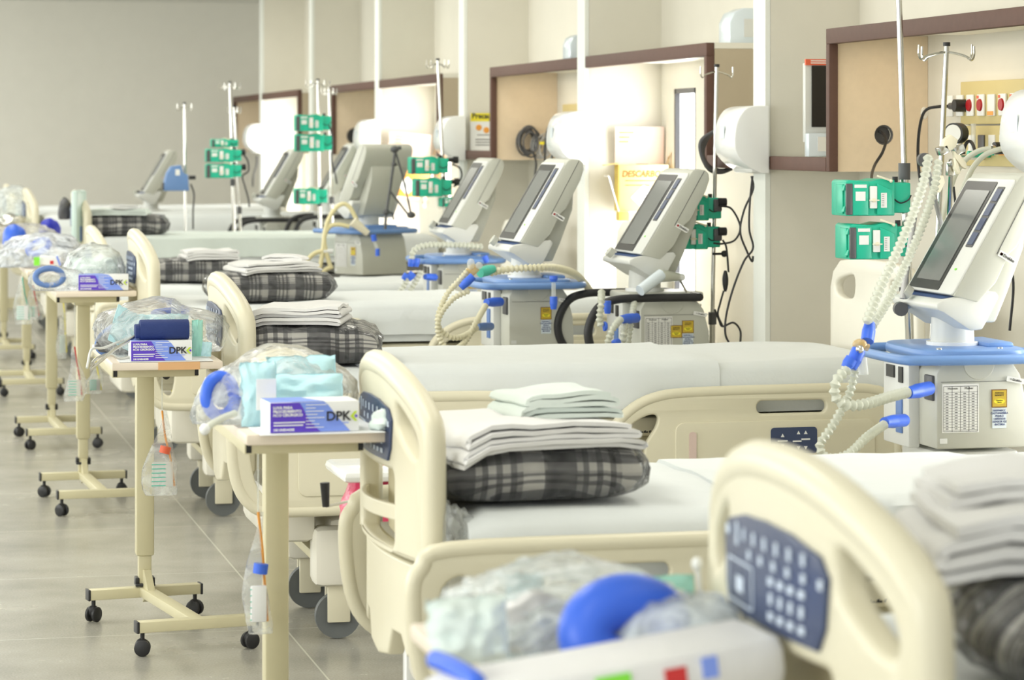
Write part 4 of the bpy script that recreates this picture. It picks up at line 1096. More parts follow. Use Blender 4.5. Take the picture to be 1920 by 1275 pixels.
# far table (E) and beyond
zE = TOPE + .003
def ball_coil(name, label, c, r, mat):
    t = blob(name, label, c - Vector((0, 0, r)), (2 * r, 2 * r, 2 * r), mat, 61, .05, .05, cat='coiled tube', sub=3)
    return t
ball_coil('blue_coil', 'bright blue round coil in clear plastic on the far table at the left', at(27, 444, Y=17.9), .075, RBLUE)
blob('clear_bag', 'clear bag around the bright blue round coil', at(50, 466, Y=18.0), (.42, .3, .15), FILM, 62, .08, .07)
ball_coil('blue_coil', 'deep blue round coil between the beige and the pale green foot boards', at(93, 430, Y=18.25), .068, M_('deep_blue', (.01, .02, .42), .5))
o = blob('milky_bag', 'large milky bag behind the narrow beige foot board', at(25, 420, Y=21.0), (.34, .3, .26), MILK, 64, .08, .07)
pack('mint_packet', 'mint green packet under the large milky bag at the left edge', at(20, 418, Y=20.75), (.11, .08, .06), AQUA, 0, R(-10), seed=16)
blob('grey_bulb', 'grey crumpled bundle left of the narrow beige foot board', at(22, 425, Y=20.5), (.17, .12, .09), STEEL, 65, .2, .08, cat='bundle', sub=3)
blob('dark_ball', 'dark fluffy ball left of the pale green foot board', at(121, 412, Y=17.9), (.085, .085, .13), DGREY, 66, .15, .08, cat='ball', sub=3)
# pale green board behind which the dark blanket lies: a spiral bound board in clear plastic, leaning on the foot board
t = thing('spine_board', 'pale green board with a blue panel standing at the foot of the raised bed', 'board', at(148, 456, Y=17.37), R(62))
MB().box((0, 0, .165), (.16, .045, .33), .018).build('board', M_('pale_green_plastic', (.62, .76, .71), .35), t)
MB().box((0, -.024, .06), (.07, .004, .09)).build('blue_panel', SBLUE, t)
MB().box((0, .024, .06), (.07, .004, .09)).build('blue_panel', SBLUE, t)

# blurred bags in the foreground
zF = .903
blob('milky_bag', 'big blurred milky bag full of packets at the bottom edge', (.955, 3.74, zF), (.35, .48, .115), MILK, 71, .09, .07, sub=5)
coil('blue_tube_ring', 'blurred blue arching tube in front of the big milky bottom bag', at(1165, 1180, Y=3.50), .050, .036, RBLUE, 'Y', (1.15, .80), ribs=0)
blob('clear_bag', 'blurred clear film over the blue arching tube at the bottom edge', (1.03, 3.47, zF), (.19, .12, .115), MILK, 76, .08, .08)
pack('mint_packet', 'blurred mint packet at the left of the big bag at the bottom edge', at(880, 1245, Y=3.50), (.11, .06, .085), MINT, R(8), R(-10), seed=17)
pack('mint_packet', 'blurred aqua corner rising behind the big bottom bag', at(1230, 1190, Y=3.9), (.12, .04, .085), AQUA, R(2), R(-5), seed=18)
pack('blue_packet', 'blurred light blue corner rising at the left of the big bottom bag', at(985, 1180, Y=3.9), (.055, .02, .08), CYAN, R(2), R(-5), seed=19)
blob('grey_bulb', 'blurred grey crumpled parts in the middle of the big bottom bag', at(1000, 1215, Y=3.62), (.12, .1, .07), SILV, 74, .2, .1, cat='bundle', sub=3)
tag(MB().tube(smooth_path([at(1320, 1190, Y=3.75), at(1313, 1120, Y=3.75), at(1308, 1062, Y=3.75)], 5), .004).ball(at(1307, 1058, Y=3.75), .008, (1, 1, 1.3)).build('swab_stick', WHITE), 'blurred white stick pointing up right of the big bottom bag', 'stick')
t = thing('printed_bag', 'blurred long white printed bag along the bottom edge', 'packet', at(1130, 1262, Y=3.33), R(4))
t.rotation_euler = (0, R(-7), R(3))
MB().box((.0, 0, -.01), (.44, .15, .07), .022).build('long_pack', SHEET2, t)
for x, m, w_, z_ in ((-.01, BLIME, .045, .005), (.07, RED, .028, .0), (.115, PERI, .02, .006)):
    MB().box((x, -.0755, z_ - .005), (w_, .003, .026)).build('printed_mark', m, t)
tag(MB().tube(smooth_path([at(815, 1236, Y=3.4), at(850, 1250, Y=3.35), at(890, 1275, Y=3.3), at(900, 1300, Y=3.28)], 6), .012, 10).build('blue_tube', RBLUE), 'blurred blue tube hanging at the left end of the bottom bags', 'tube')

# bags hanging below the tables ------------------------------------------------
def hanging(label, px, py0, py1, w, Y, seed, items=(), zc=.9):
    p = at(px, py0, Y=Y); q = at(px, py1, Y=Y); H = p.z - q.z
    t = thing('hanging_bag', label, 'plastic bag', (p.x, Y, q.z))
    bm = bmesh.new(); rings = []; n = 16
    for i in range(15):
        f = i / 14; z = H * (1 - f)
        ww = w * (.12 + .88 * min(1, f * 1.5) ** 1.3) * (1 if f < .97 else .9); dd = ww * .35
        rings.append([bm.verts.new(((math.cos(2 * math.pi * k / n) * ww / 2) * (1 + .12 * noise.noise(Vector((k, f * 4, seed)))) + .01 * math.sin(f * 5 + seed), math.sin(2 * math.pi * k / n) * dd / 2, z)) for k in range(n)])
    for a, b2_ in zip(rings, rings[1:]):
        for k in range(n): bm.faces.new((a[k], a[(k + 1) % n], b2_[(k + 1) % n], b2_[k]))
    bm.faces.new(rings[0]); bm.faces.new(rings[-1])
    mb = MB(); mb.bm.free(); mb.bm = bm; mb.build('bag_film', FILM, t)
    MB().tube([(0, 0, H - .01), (0, 0, zc - q.z - .01)], .0025, 6).build('cord', CLEARP, t)
    MB().tube(smooth_path([(-.0, 0, H), (.01, 0, H * .7), (w * .25, 0, H * .4), (w * .35, 0, H * .1)], 6), .0035).build('tube', items[0] if items else ORNG, t)
    if len(items) > 1: MB().box((0, -w * .12, H * .25), (w * .6, .012, H * .3), .004).build('contents', items[1], t)
    if len(items) > 2: MB().cyl((w * .05, -.01, H * .50), (w * .1, -.01, H * .58), .018).build('cap', items[2], t)
    mb = MB()
    for k in range(6): mb.box((-w * .12, -w * .185, H * (.12 + .05 * k)), (w * .4, .002, .0025))
    mb.build('measuring_lines', GREEN2, t)
    return t
hanging('hanging clear bag with orange cap and measuring lines behind the second table column', 304, 770, 928, .115, 9.1, 1, (ORNG, CLEARP, REDL), TOPB - .025)
hanging('hanging clear bag with an orange tube and blue clip left of the nearest table column', 484, 960, 1188, .065, 6.75, 2, (ORNG, PAPER, RBLUE), TOPA - .025)
hanging('hanging clear bag behind the fourth table column with green writing', 42, 520, 608, .10, 14.9, 3, (GREEN2, PAPER), TOPD - .025)
hanging('hanging clear bag with red dots beside the fourth table column', 62, 535, 600, .09, 15.1, 4, (RED, CLEARP), TOPD - .025)
hanging('hanging clear bag with a red mark at its foot left of the third table column', 140, 650, 752, .09, 12.4, 5, (RED, CLEARP), TOPC - .025)
hanging('small hanging urine bag right of the third table column', 178, 670, 738, .08, 12.6, 6, (YEL, SILV), TOPC - .025)
hanging('thin hanging drain tube bag between the third and fourth columns', 118, 560, 672, .055, 15.2, 7, (YEL, CLEARP), TOPD - .025)

blob('plastic_cover', 'crinkled clear plastic drooping at the foot corner of the striped blanket bed', (1.235, 5.90, .62), (.09, .10, .20), FILM, 91, .2, .1, cat='plastic cover', sub=4)
# ---------------------------------------------------------------- ventilators
def ventilator(label, x, y, zt, rz=0.0, style='blue', hd=.30, sticker=1, stand=True):
    """x, y, zt: tip of the screen unit's lower lip on the near side; front looks to -x"""
    t = thing('ventilator', label, 'ventilator', (x, y, 0), rz, 'ventilators on carts')
    W = .35
    Z = lambda p: [(a, zt + b) for a, b in p]
    slab = [(.048, .050), (.240, .372), (.250, .384), (.266, .388), (.296, .384), (.312, .370), (.315, .345), (.300, .300), (.238, .185), (.215, .165), (.175, .085), (.12, .03)]
    hs = MB().prism(Z(slab), 0, W).build('screen_housing', GREY, t, bev=.006)
    ux = Vector((0, -1, 0)); v = Vector((.192, 0, .322)).normalized()
    M0 = frame((.048, W / 2, zt + .050), ux, v); n = ux.cross(v)
    def onface(loops, th, off, m, nm, par, bev=0):
        return plate(nm, loops, th, m, par, bev, None, lambda q: M0 @ Vector((q.x, q.y, q.z + off)))
    onface([rrect(-.172, .0, .172, .372, .015)], .008, .002, GREYL, 'front_bezel', hs, .003)
    onface([rrect(-.160, .008, .065, .360, .006)], .002, .0068, SBEZ, 'screen_recess', hs)
    onface([rrect(-.128, .036, .045, .330, .003)], .002, .0084, SCREEN, 'screen', hs)
    kp = onface([rrect(.085, .15, .135, .345, .004)], .002, .0068, DGREY, 'key_strip', hs)
    for k in range(4): onface([rrect(.09, .157 + .047 * k, .13, .196 + .047 * k, .003)], .002, .0085, NAVY, 'key', kp)
    onface([rrect(.10, .075, .112, .081, .002)], .002, .0068, BLIME, 'green_mark', hs)
    # seam and logo on the near side
    MB().prism(Z([(.175, .165), (.292, .380), (.2935, .379), (.1765, .164)]), -.0012, 0).build('seam', DGREY, hs)
    g = frame((.205, -.002, zt + .155), (.86, 0, -.5), (.5, 0, .86))
    s = plate('logo_sticker', [rrect(-.027, -.009, .027, .009, .002)], .001, LBL, hs, 0, None, lambda q: g @ q)
    text('logo_text', 'Drakko', .012, INK, s, g @ Matrix.Translation((.006, 0, .0012)), bold=.0002)
    plate('logo_mark', [rrect(-.023, -.004, -.015, .004, .001)], .001, RED, s, 0, None, lambda q: g @ Vector((q.x, q.y, .0014)))
    # lip with controls
    MB().prism(Z([(.0, .028), (.02, .040), (.135, .058), (.175, .060), (.185, .045), (.150, -.020), (.135, -.045), (.10, -.048), (.02, .004), (0, .012)]), .004, W - .004).build('control_lip', GREYL, t, bev=.005)
    Ml = frame((.02, 0, zt + .0405), (.115, 0, .018), (0, 1, 0))
    plate('lip_overlay', [rrect(.0, .02, .115, .33, .004)], .001, SBLUE, t, 0, None, lambda q: Ml @ Vector((q.x, q.y, .0012)))
    MB().box((.105, .045, zt + .064), (.075, .035, .016), .007, Matrix.Rotation(R(-12), 4, 'Y')).build('jog_knob', BLACK, t)
    MB().cyl((.02, W - .05, zt + .04), (.02, W - .05, zt + .058), .016).build('dial', BLACK, t)
    MB().cyl((-.0, W * .6, zt + .045), (-.018, W * .6, zt + .058), .020).build('round_port', GREY, t)
    # rear arm
    MB().prism(Z([(.14, .02), (.22, .16), (.272, .262), (.290, .255), (.285, .18), (.235, .05), (.20, -.03), (.10, -.03)]), W * .18, W * .82).build('rear_arm', GREY, t, bev=.008)
    MB().cyl((.115, W / 2, zt - .10), (.115, W / 2, zt + .02), .062, .058, 28).build('neck', GREYL, t)
    MB().cyl((.115, W / 2, zt - .112), (.115, W / 2, zt - .088), .074, seg=28).build('neck_ring', WHITE, t)
    low0 = len(t.children)
    # tray and handle
    if style == 'blue':
        L = [(-.03, -.02), (.02, -.065), (.14, -.085), (.28, -.08), (.37, -.05), (.40, .05), (.40, .30), (.36, .40), (.25, .43), (.10, .43), (.0, .39), (-.03, .28)]
        P = smooth_path([(a, b, zt - .122) for a, b in L], 5, True)
        MB().tube(P, .0145, 12, True, flat=(1, .95)).build('handle_ring', VBLUE, t)
        MB().prism([(p.x, p.y) for p in smooth_path([(.06, -.01, 0), (.20, -.05, 0), (.33, -.03, 0), (.36, .17, 0), (.33, .37, 0), (.20, .41, 0), (.07, .36, 0), (.04, .17, 0)], 4, True)], zt - .128, zt - .098, 'Z').build('tray', VBLUE, t, bev=.010)
        MB().box((.30, .17, zt - .095), (.08, .22, .02), .01).build('tray_saddle', VBLUE, t)
        for xx in (.09, .27): MB().cyl((xx, .0, zt - .098), (xx, .0, zt - .094), .008).build('screw', STEEL, t)
    else:
        for yy in (-.04, W + .02):
            P = [(.30, yy, zt - .118), (.10, yy, zt - .118), (-.02, yy, zt - .122), (-.09, yy, zt - .15), (-.13, yy, zt - .23), (-.12, yy, zt - .31), (-.06, yy, zt - .39), (.02, yy + .0, zt - .47)]
            MB().tube(smooth_path(P, 6), .0165, 10).build('black_handle', BLACK, t)
        MB().tube([(.30, -.04, zt - .118), (.31, W / 2, zt - .118), (.30, W + .02, zt - .118)], .0165, 10).build('handle_bridge', BLACK, t)
        MB().box((.20, .17, zt - .12), (.30, .24, .035), .01).build('tray', GREY, t)
    # body
    bt, bb = zt - .137, zt - .375
    MB().prism([(.085, bb), (.085, bt - .03), (.10, bt), (.31, bt), (.335, bt - .035), (.355, bt - .12), (.36, bb)], .006, .34).build('body', GREY, t, bev=.008)
    MB().box((.195, .17, zt - .132), (.24, .28, .02), .006).build('body_roof', GREY, t)
    MB().box((.07, .235, (bt + bb) / 2 - .01), (.035, .20, .235), .006).build('front_column', GREYL, t)
    MB().box((.05, .27, bt - .04), (.004, .06, .035)).build('front_display', SBEZ, t); MB().box((.05, .19, bt - .045), (.004, .03, .045)).build('front_display', SBEZ, t)
    MB().box((.05, .20, bt - .15), (.006, .045, .12), .002).build('blue_filter_block', SBLUE, t)
    MB().box((.082, .05, bt - .07), (.012, .06, .07), .004).build('port_recess', DGREY, t)
    # side face details (near side, y = 0)
    MB().lathe([(.0, .0012), (.045, .0012), (.0465, 0)], (.21, .0055, bt - .001), 24, Matrix.Rotation(R(90), 4, 'X')).build('side_disc', GREY, t, fn=lambda q: (q.x, q.y, min(q.z, bt - .003)))
    MB().box((.225, .0045, bt - .052), (.255, .0008, .0012)).build('side_seam', DGREY, t)
    if sticker:
        cd = MB().box((.155, .0045, bt - .125), (.108, .001, .135)).build('weight_chart', LBL, t)
        mb = MB()
        for k in range(15): mb.box((.155, .0038, bt - .080 - .0075 * k), (.100, .0006, .0007))
        for xx in (.105, .130, .155, .180, .205): mb.box((xx, .0038, bt - .127), (.0009, .0006, .125))
        for zz in (bt - .064, bt - .189): mb.box((.155, .0038, zz), (.100, .0006, .0012))
        mb.build('chart_grid', INK, cd, False)
        text('chart_head', 'Homem        Mulher', .009, INK, cd, NEAR((.155, .0036, bt - .070)))
        mb = MB()
        for k in range(14):
            for xx in (.115, .142, .167, .192): mb.box((xx, .0036, bt - .084 - .0075 * k), (.008 + .002 * ((k * 3) % 3), .0005, .0022))
        mb.build('chart_figures', DGREY, cd, False)
    for k in range(1 if style == 'blue' else 2):
        gx, gz = (.270 if sticker else .240) - .046 * k, bt - .100 - .018 * k
        gs = MB().box((gx, .0045, gz), (.046, .001, .050)).build('gold_sticker_frame', DGOLD, t)
        g2_ = MB().box((gx, .0038, gz), (.041, .001, .045)).build('gold_field', GOLD, gs)
        MB().lathe([(0, .0004), (.0165, .0004), (.0165, 0)], (gx, .0034, gz - .008), 20, Matrix.Rotation(R(90), 4, 'X')).build('gold_oval', YEL, gs, fn=lambda q, gz=gz: (q.x, q.y, gz - .008 + (q.z - gz + .008) * .45))
        text('gold_text', 'PURITAN\nBENNETT', .0062, INK, gs, NEAR((gx, .0030, gz + .012)))
        text('oval_text', 'Genuine\nParts', .0058, INK, gs, NEAR((gx, .0026, gz - .008)))
    wn = MB().box((.270 if sticker else .240, .0045, bt - .155), (.042, .001, .055)).build('handwritten_note', GLAZE, t)
    text('note_text', '3509940CC\nCASTANHEIRA\nPEDRO\n14/03/2018\n-SENSOR O2\n-BATERIA', .0078, INKB, wn, NEAR((.270 if sticker else .240, .0036, bt - .153)), bold=.0001)
    g = frame((.318, .002, bt - .05), (.97, 0, -.2), (.2, 0, .97))
    s = plate('logo_sticker', [rrect(-.027, -.0075, .027, .0075, .002)], .001, LBL, t, 0, None, lambda q: g @ q)
    text('logo_text', '+ Drakko', .009, INK, s, g @ Matrix.Translation((0, 0, .0012)))
    MB().box((.105, .0045, bt - .215), (.022, .0006, .014)).build('scribble_box', GREYL, t)
    MB().box((.22, .17, (bb - .11)), (.24, .28, .20), .01).build('compressor_module', GREYL, t)
    # cart
    if stand:
        MB().cyl((.22, .17, .12), (.22, .17, bb - .20), .04, seg=16).build('cart_column', TAN, t)
        mb = MB()
        for a in (35, 145, 215, 325): mb.bar((.22, .17, .10), (.22 + .30 * math.cos(R(a)), .17 + .27 * math.sin(R(a)), .085), .05, .035, .006)
        mb.build('cart_base', GREY, t)
        for a in (35, 145, 215, 325):
            c = (.22 + .29 * math.cos(R(a)), .17 + .26 * math.sin(R(a)))
            MB().lathe([(0, -.012), (.03, -.012), (.036, 0), (.03, .012), (0, .012)], (c[0], c[1], .036), 18, Matrix.Rotation(R(90), 4, 'X')).cyl((c[0], c[1], .04), (c[0], c[1], .085), .01).build('caster', BLACK, t)
    upper = ('screen_housing', 'front_bezel', 'control_lip', 'lip_overlay', 'jog_knob', 'dial', 'round_port', 'rear_arm', 'neck')
    for ch in t.children:
        if not ch.name.split('.')[0] in upper + ('neck_ring',): ch.location.x = -.085 if style == 'blue' else -.04
    return t

def conn(a, b, r=.014, mat=RBLUE):
    return a, b, r, mat
def hoses(label, parts, conns, mat=HOSE):
    """breathing circuit: list of ribbed paths plus blue cuffs"""
    t = thing('breathing_hose', label, 'breathing hose', (0, 0, 0), 0, 'ribbed breathing hoses')
    for pts, r in parts: MB().hose(pts, r, r * 1.15, .40, 12, 12).build('ribbed_tube', mat, t)
    for a, b, r, m in conns:
        a, b = Vector(a), Vector(b); mid = a.lerp(b, .55)
        MB().cyl(a, mid, r * 1.08, r * 1.12, 16).cyl(mid, b, r * 1.12, r * .85, 16).build('cuff', m, t)
    return t

V1 = ventilator('largest ventilator, at the right with a weight chart and a blue tray', 2.875, 7.20, 1.135)
V2 = ventilator('ventilator with thick black bar handles right of the middle', 2.915, 10.53, 1.112, R(2), 'black')
V2.scale = (1.06, 1.06, 1.0)
V3 = ventilator('ventilator with blue tray and beige side left of the one with black bars', 2.515, 10.90, 1.150, R(2), 'blue', sticker=0)
V4 = ventilator('white ventilator with a blue tray behind the middle of the room', 2.775, 13.50, 1.135, 0, 'blue', sticker=0)
V5 = ventilator('ventilator turned away, its grey back leaning over a blue tray', 2.66, 16.14, 1.20, R(-62), 'blue')
V6 = ventilator('ventilator half hidden behind the stand with two stacked green pumps', 3.02, 18.95, 1.20, R(0), 'black', sticker=0)
V7 = ventilator('grey ventilator with black bars between the two groups of green pumps', 2.70, 19.60, 1.16, R(0), 'black', sticker=0)
V8 = ventilator('farthest ventilator, pale, next to the blue pump', 2.10, 22.30, 1.14, R(0), 'black')

# circuits (points placed by where they cross the picture, at the machine's distance)
def A1(px, py, Y=7.2): return at(px, py, Y=Y)
h1_ = hoses('long ribbed hoses swinging from the largest ventilator up to the chrome arm', [
    ([A1(1741, 292, 7.28), A1(1732, 340, 7.25), A1(1712, 400, 7.2), A1(1683, 470, 7.15), A1(1650, 540, 7.1), A1(1625, 605, 7.05)], .0150),
    ([A1(1760, 300, 7.36), A1(1750, 360, 7.33), A1(1726, 430, 7.28), A1(1696, 500, 7.22), A1(1667, 560, 7.16), A1(1636, 610, 7.1)], .0135),
    ([A1(1590, 690, 7.0), A1(1568, 715, 6.98), A1(1567, 745, 6.98), A1(1590, 760, 6.98), A1(1625, 757, 7.0), A1(1665, 745, 7.05), A1(1703, 735, 7.12)], .0160),
    ([A1(1604, 690, 7.03), A1(1592, 740, 7.03), A1(1560, 800, 7.0), A1(1537, 835, 6.99), A1(1552, 858, 6.98), A1(1590, 852, 6.98), A1(1625, 820, 7.03), A1(1660, 795, 7.10)], .0135)], [
    conn(A1(1626, 640, 7.05), A1(1631, 606, 7.08), .0165), conn(A1(1610, 656, 7.03), A1(1596, 690, 7.02), .0175), conn(A1(1597, 672, 7.0), A1(1585, 690, 7.0), .015),
    conn(A1(1742, 728, 7.2), A1(1703, 737, 7.12), .0180), conn(A1(1695, 788, 7.2), A1(1658, 792, 7.1), .0165)])
t = thing('y_piece', 'amber y-shaped connector between the blue cuffs of the longest hoses', 'connector', (0, 0, 0))
MB().ball(A1(1612, 646, 7.04), .016, (1.3, 1, 1)).cyl(A1(1612, 646, 7.04), A1(1628, 652, 7.04), .010).build('amber_body', AMBER, t)
MB().ball(A1(1612, 655, 7.0), .011).build('metal_ball', CHROME, t)
MB().cyl(A1(1618, 670, 7.02), A1(1619, 702, 7.02), .010, .014).build('clear_cup', CLEARP, t)
B2_ = lambda px, py, Y=10.5: at(px, py, Y=Y)
hoses('pale ribbed hoses dropping through the black bars', [
    ([B2_(1128, 545, 10.35), B2_(1127, 570, 10.3), B2_(1124, 600, 10.3), B2_(1128, 612, 10.3)], .0155),
    ([B2_(1165, 597, 10.3), B2_(1150, 615, 10.25), B2_(1140, 640, 10.25), B2_(1135, 670, 10.25)], .0150),
    ([B2_(1172, 600, 10.4), B2_(1170, 625, 10.35), B2_(1166, 650, 10.35), B2_(1164, 680, 10.35)], .0150),
    ([B2_(1190, 560, 10.5), B2_(1184, 600, 10.42), B2_(1178, 640, 10.4), B2_(1176, 680, 10.4)], .0140)], [
    conn(B2_(1139, 564, 10.36), B2_(1139, 588, 10.36), .013), conn(B2_(1132, 612, 10.3), B2_(1138, 612, 10.3), .017),
    conn(B2_(1193, 596, 10.45), B2_(1164, 599, 10.35), .0180), conn(B2_(1148, 648, 10.3), B2_(1160, 640, 10.32), .015)])
t = thing('humidifier_arm', 'pale grey hose holder slanting beside the ventilator with black bars', 'hose holder', (0, 0, 0))
MB().cyl(B2_(1200, 545, 10.45), B2_(1240, 515, 10.5), .022, .024).build('bluish_cuff', GLAZE, t)
MB().cyl(B2_(1238, 517, 10.5), B2_(1280, 520, 10.6), .026, .014).build('clear_cone', HOSE, t)
MB().tube([B2_(1275, 525, 10.6), B2_(1300, 570, 10.6), B2_(1315, 572, 10.6)], .005).build('bent_rod', STEEL, t)
V3p = lambda px, py, Y=10.8: at(px, py, Y=Y)
hoses('yellowed ribbed hoses looping in front of the blue tray ventilator', [
    ([V3p(880, 545, 10.6), V3p(850, 560, 10.6), V3p(826, 590, 10.6), V3p(821, 620, 10.6), V3p(832, 648, 10.6), V3p(852, 655, 10.6), V3p(874, 638, 10.65), V3p(895, 600, 10.7), V3p(913, 568, 10.8)], .0130),
    ([V3p(884, 500, 10.65), V3p(862, 525, 10.62), V3p(838, 552, 10.62), V3p(822, 590, 10.62), V3p(824, 615, 10.62), V3p(845, 632, 10.62), V3p(870, 630, 10.65), V3p(895, 614, 10.72)], .0130),
    ([V3p(918, 512, 10.75), V3p(950, 505, 10.7), V3p(1000, 502, 10.7), V3p(1040, 502, 10.75), V3p(1075, 512, 10.85), V3p(1095, 530, 10.95), V3p(1108, 548, 11.0)], .0160)], [
    conn(V3p(887, 518, 10.6), V3p(864, 540, 10.6), .0150), conn(V3p(938, 566, 10.86), V3p(912, 567, 10.78), .0170), conn(V3p(920, 612, 10.86), V3p(895, 613, 10.74), .0150, SBLUE),
    conn(V3p(900, 511, 10.68), V3p(925, 504, 10.72), .0190, GREEN2), conn(V3p(1038, 517, 10.7), V3p(1038, 528, 10.7), .015), conn(V3p(1038, 556, 10.7), V3p(1038, 580, 10.7), .014)], HOSEY)
t = thing('water_trap', 'amber trap with clear caps at the bend of the yellowed hoses', 'connector', (0, 0, 0))
MB().cyl(V3p(880, 512, 10.62), V3p(893, 500, 10.62), .020).build('amber_body', AMBER, t)
MB().ball(V3p(898, 498, 10.6), .015).ball(V3p(883, 495, 10.6), .016, (1, 1, 1.4)).build('clear_caps', CLEARP, t)
MB().cyl(V3p(1038, 530, 10.7), V3p(1038, 556, 10.7), .009).build('clear_barrel', CLEARP, t)
V4p = lambda px, py, Y=13.4: at(px, py, Y=Y)
hoses('pale ribbed hose arching over the blue tray of the white ventilator', [
    ([V4p(772, 488), V4p(776, 470), V4p(795, 461), V4p(830, 459), V4p(870, 460), V4p(905, 463)], .0180),
    ([V4p(765, 520), V4p(755, 540), V4p(742, 556), V4p(730, 575)], .0160),
    ([V4p(790, 508), V4p(778, 530), V4p(765, 552), V4p(752, 575)], .0160)], [
    conn(V4p(781, 484), V4p(779, 500), .017), conn(V4p(772, 486), V4p(770, 500), .015), conn(V4p(775, 512), V4p(765, 524), .017), conn(V4p(763, 514), V4p(756, 524), .014),
    conn(V4p(816, 520, 13.45), V4p(797, 519), .016), conn(V4p(908, 480, 13.3), V4p(913, 492, 13.3), .014)])
# latex tubes around the turned-away ventilator
L5 = lambda px, py, Y=15.9: at(px, py, Y=Y)
t = thing('latex_tube', 'loops of thick yellow latex tube left of the turned-away ventilator', 'tube', (0, 0, 0))
for pts in ([L5(668, 410), L5(655, 388), L5(640, 383), L5(622, 400), L5(610, 430), L5(606, 465), L5(600, 500), L5(596, 508)], [L5(655, 425), L5(635, 421), L5(618, 425), L5(608, 445), L5(612, 475), L5(620, 500)],
            [L5(606, 470), L5(590, 475), L5(575, 488), L5(560, 502)], [L5(624, 500), L5(610, 506), L5(596, 520)]):
    MB().tube(smooth_path(pts, 7), .013, 10).build('tube', LATEX, t)
MB().cyl(L5(662, 415, 15.85), L5(690, 438, 15.85), .030, .018).build('pale_bulb', WAX, t)
MB().cyl(L5(606, 471, 15.9), L5(624, 471, 15.9), .014).build('white_joint', WHITE, t)
t = thing('sample_cup', 'blue capped clear cup hanging on the blue tray of the turned-away ventilator', 'connector', (0, 0, 0))
MB().cyl(L5(700, 440, 15.78), L5(702, 452, 15.78), .016).cyl(L5(708, 466, 15.78), L5(708, 480, 15.78), .013).build('blue_caps', RBLUE, t)
MB().cyl(L5(702, 452, 15.78), L5(707, 466, 15.78), .010).build('clear_barrel', CLEARP, t)

# ---------------------------------------------------------------- drip stands
def stand(label, px0, py0, px1, py1, Y, base_z=0.0, r=.0125, hooks=True, hs=.06, four=True, split=None, roof=None):
    """pole between two picture points at a known distance, carried down to the floor"""
    a = at(px0, py0, Y=Y); b = at(px1, py1, Y=Y)
    if roof: a = a + (a - b) * ((roof - a.z) / (a.z - b.z))
    dx = (b.x - a.x) / (b.z - a.z)
    base = Vector((b.x - dx * b.z * .5, Y, 0)); foot = Vector((base.x, Y, .06))
    t = thing('drip_stand', label, 'drip stand', base, 0, 'drip stands behind the beds')
    T0 = a - base; mid = T0.lerp(foot - base, .45 if split is None else split)
    MB().tube([mid, foot - base], r, 12).build('lower_pole', CHROME, t)
    MB().tube([T0, mid], r * .68, 10).build('upper_pole', CHROME, t)
    MB().cyl(mid + Vector((0, 0, -.03)), mid + Vector((0, 0, .02)), r * 1.35).build('height_collar', DGREY, t)
    if hooks:
        for k in range(4 if four else 2):
            an = R(90 * k + 20) if four else R(180 * k + 12)
            c, s = math.cos(an), math.sin(an)
            P = [(0, 0, -.01), (.35, 0, -.015), (.75, 0, -.025), (.9, 0, -.035), (1, 0, -.02), (1, 0, .01)]
            MB().tube(smooth_path([T0 + Vector((p[0] * hs * c, p[0] * hs * s, p[2] - .012)) for p in P], 4), r * .28, 7).build('hook', CHROME, t)
        MB().cyl(T0 + Vector((0, 0, -.004)), T0 + Vector((0, 0, .008)), r * .9).build('top_cap', BLACK, t)
    for k in range(5):
        an = R(72 * k + 10); e = Vector((.26 * math.cos(an), .26 * math.sin(an), .065))
        lg = MB().bar((0, 0, .085), e, .028, .02, .003).build('leg', CHROME, t)
        MB().ball(e + Vector((0, 0, -.040)), .025, (1, 1, 1)).cyl(e, e + Vector((0, 0, -.03)), .006).build('caster', BLACK, lg)
    return t
stand('tall drip stand left of the longest ribbed hose, its top above the picture', 1687, 0, 1712, 640, 7.95, r=.0135, hooks=False, roof=2.35, split=.36)
stand('drip stand with four chrome hooks in front of the red socket panel', 1775, 84, 1743, 610, 8.15, hs=.115, split=.42)
stand('drip stand with two hooks and black knobs right of the ventilator with black bars', 1344, 124, 1333, 640, 10.80, hs=.075, four=False, split=.55)
stand('drip stand leaning by the sharps box of the third row', 821, 112, 840, 400, 15.55, hs=.075, split=.3)
stand('bright drip stand carrying two stacked green pumps, standing between the lit cabinets', 596, 150, 601, 430, 18.50, hs=.09, split=.42)
stand('thin drip stand just right of the bright one', 617, 165, 624, 400, 18.75, hs=.06, split=.4)
stand('left one of the pair of drip stands by the far green pumps', 431, 155, 441, 420, 19.0, hs=.08, split=.35)
stand('shorter right one of the pair of drip stands by the far green pumps', 439, 200, 454, 420, 19.15, hs=.05, split=.4)
stand('drip stand with the blue pump against the far wall', 346, 194, 348, 430, 18.9, hs=.05, four=False, split=.72)

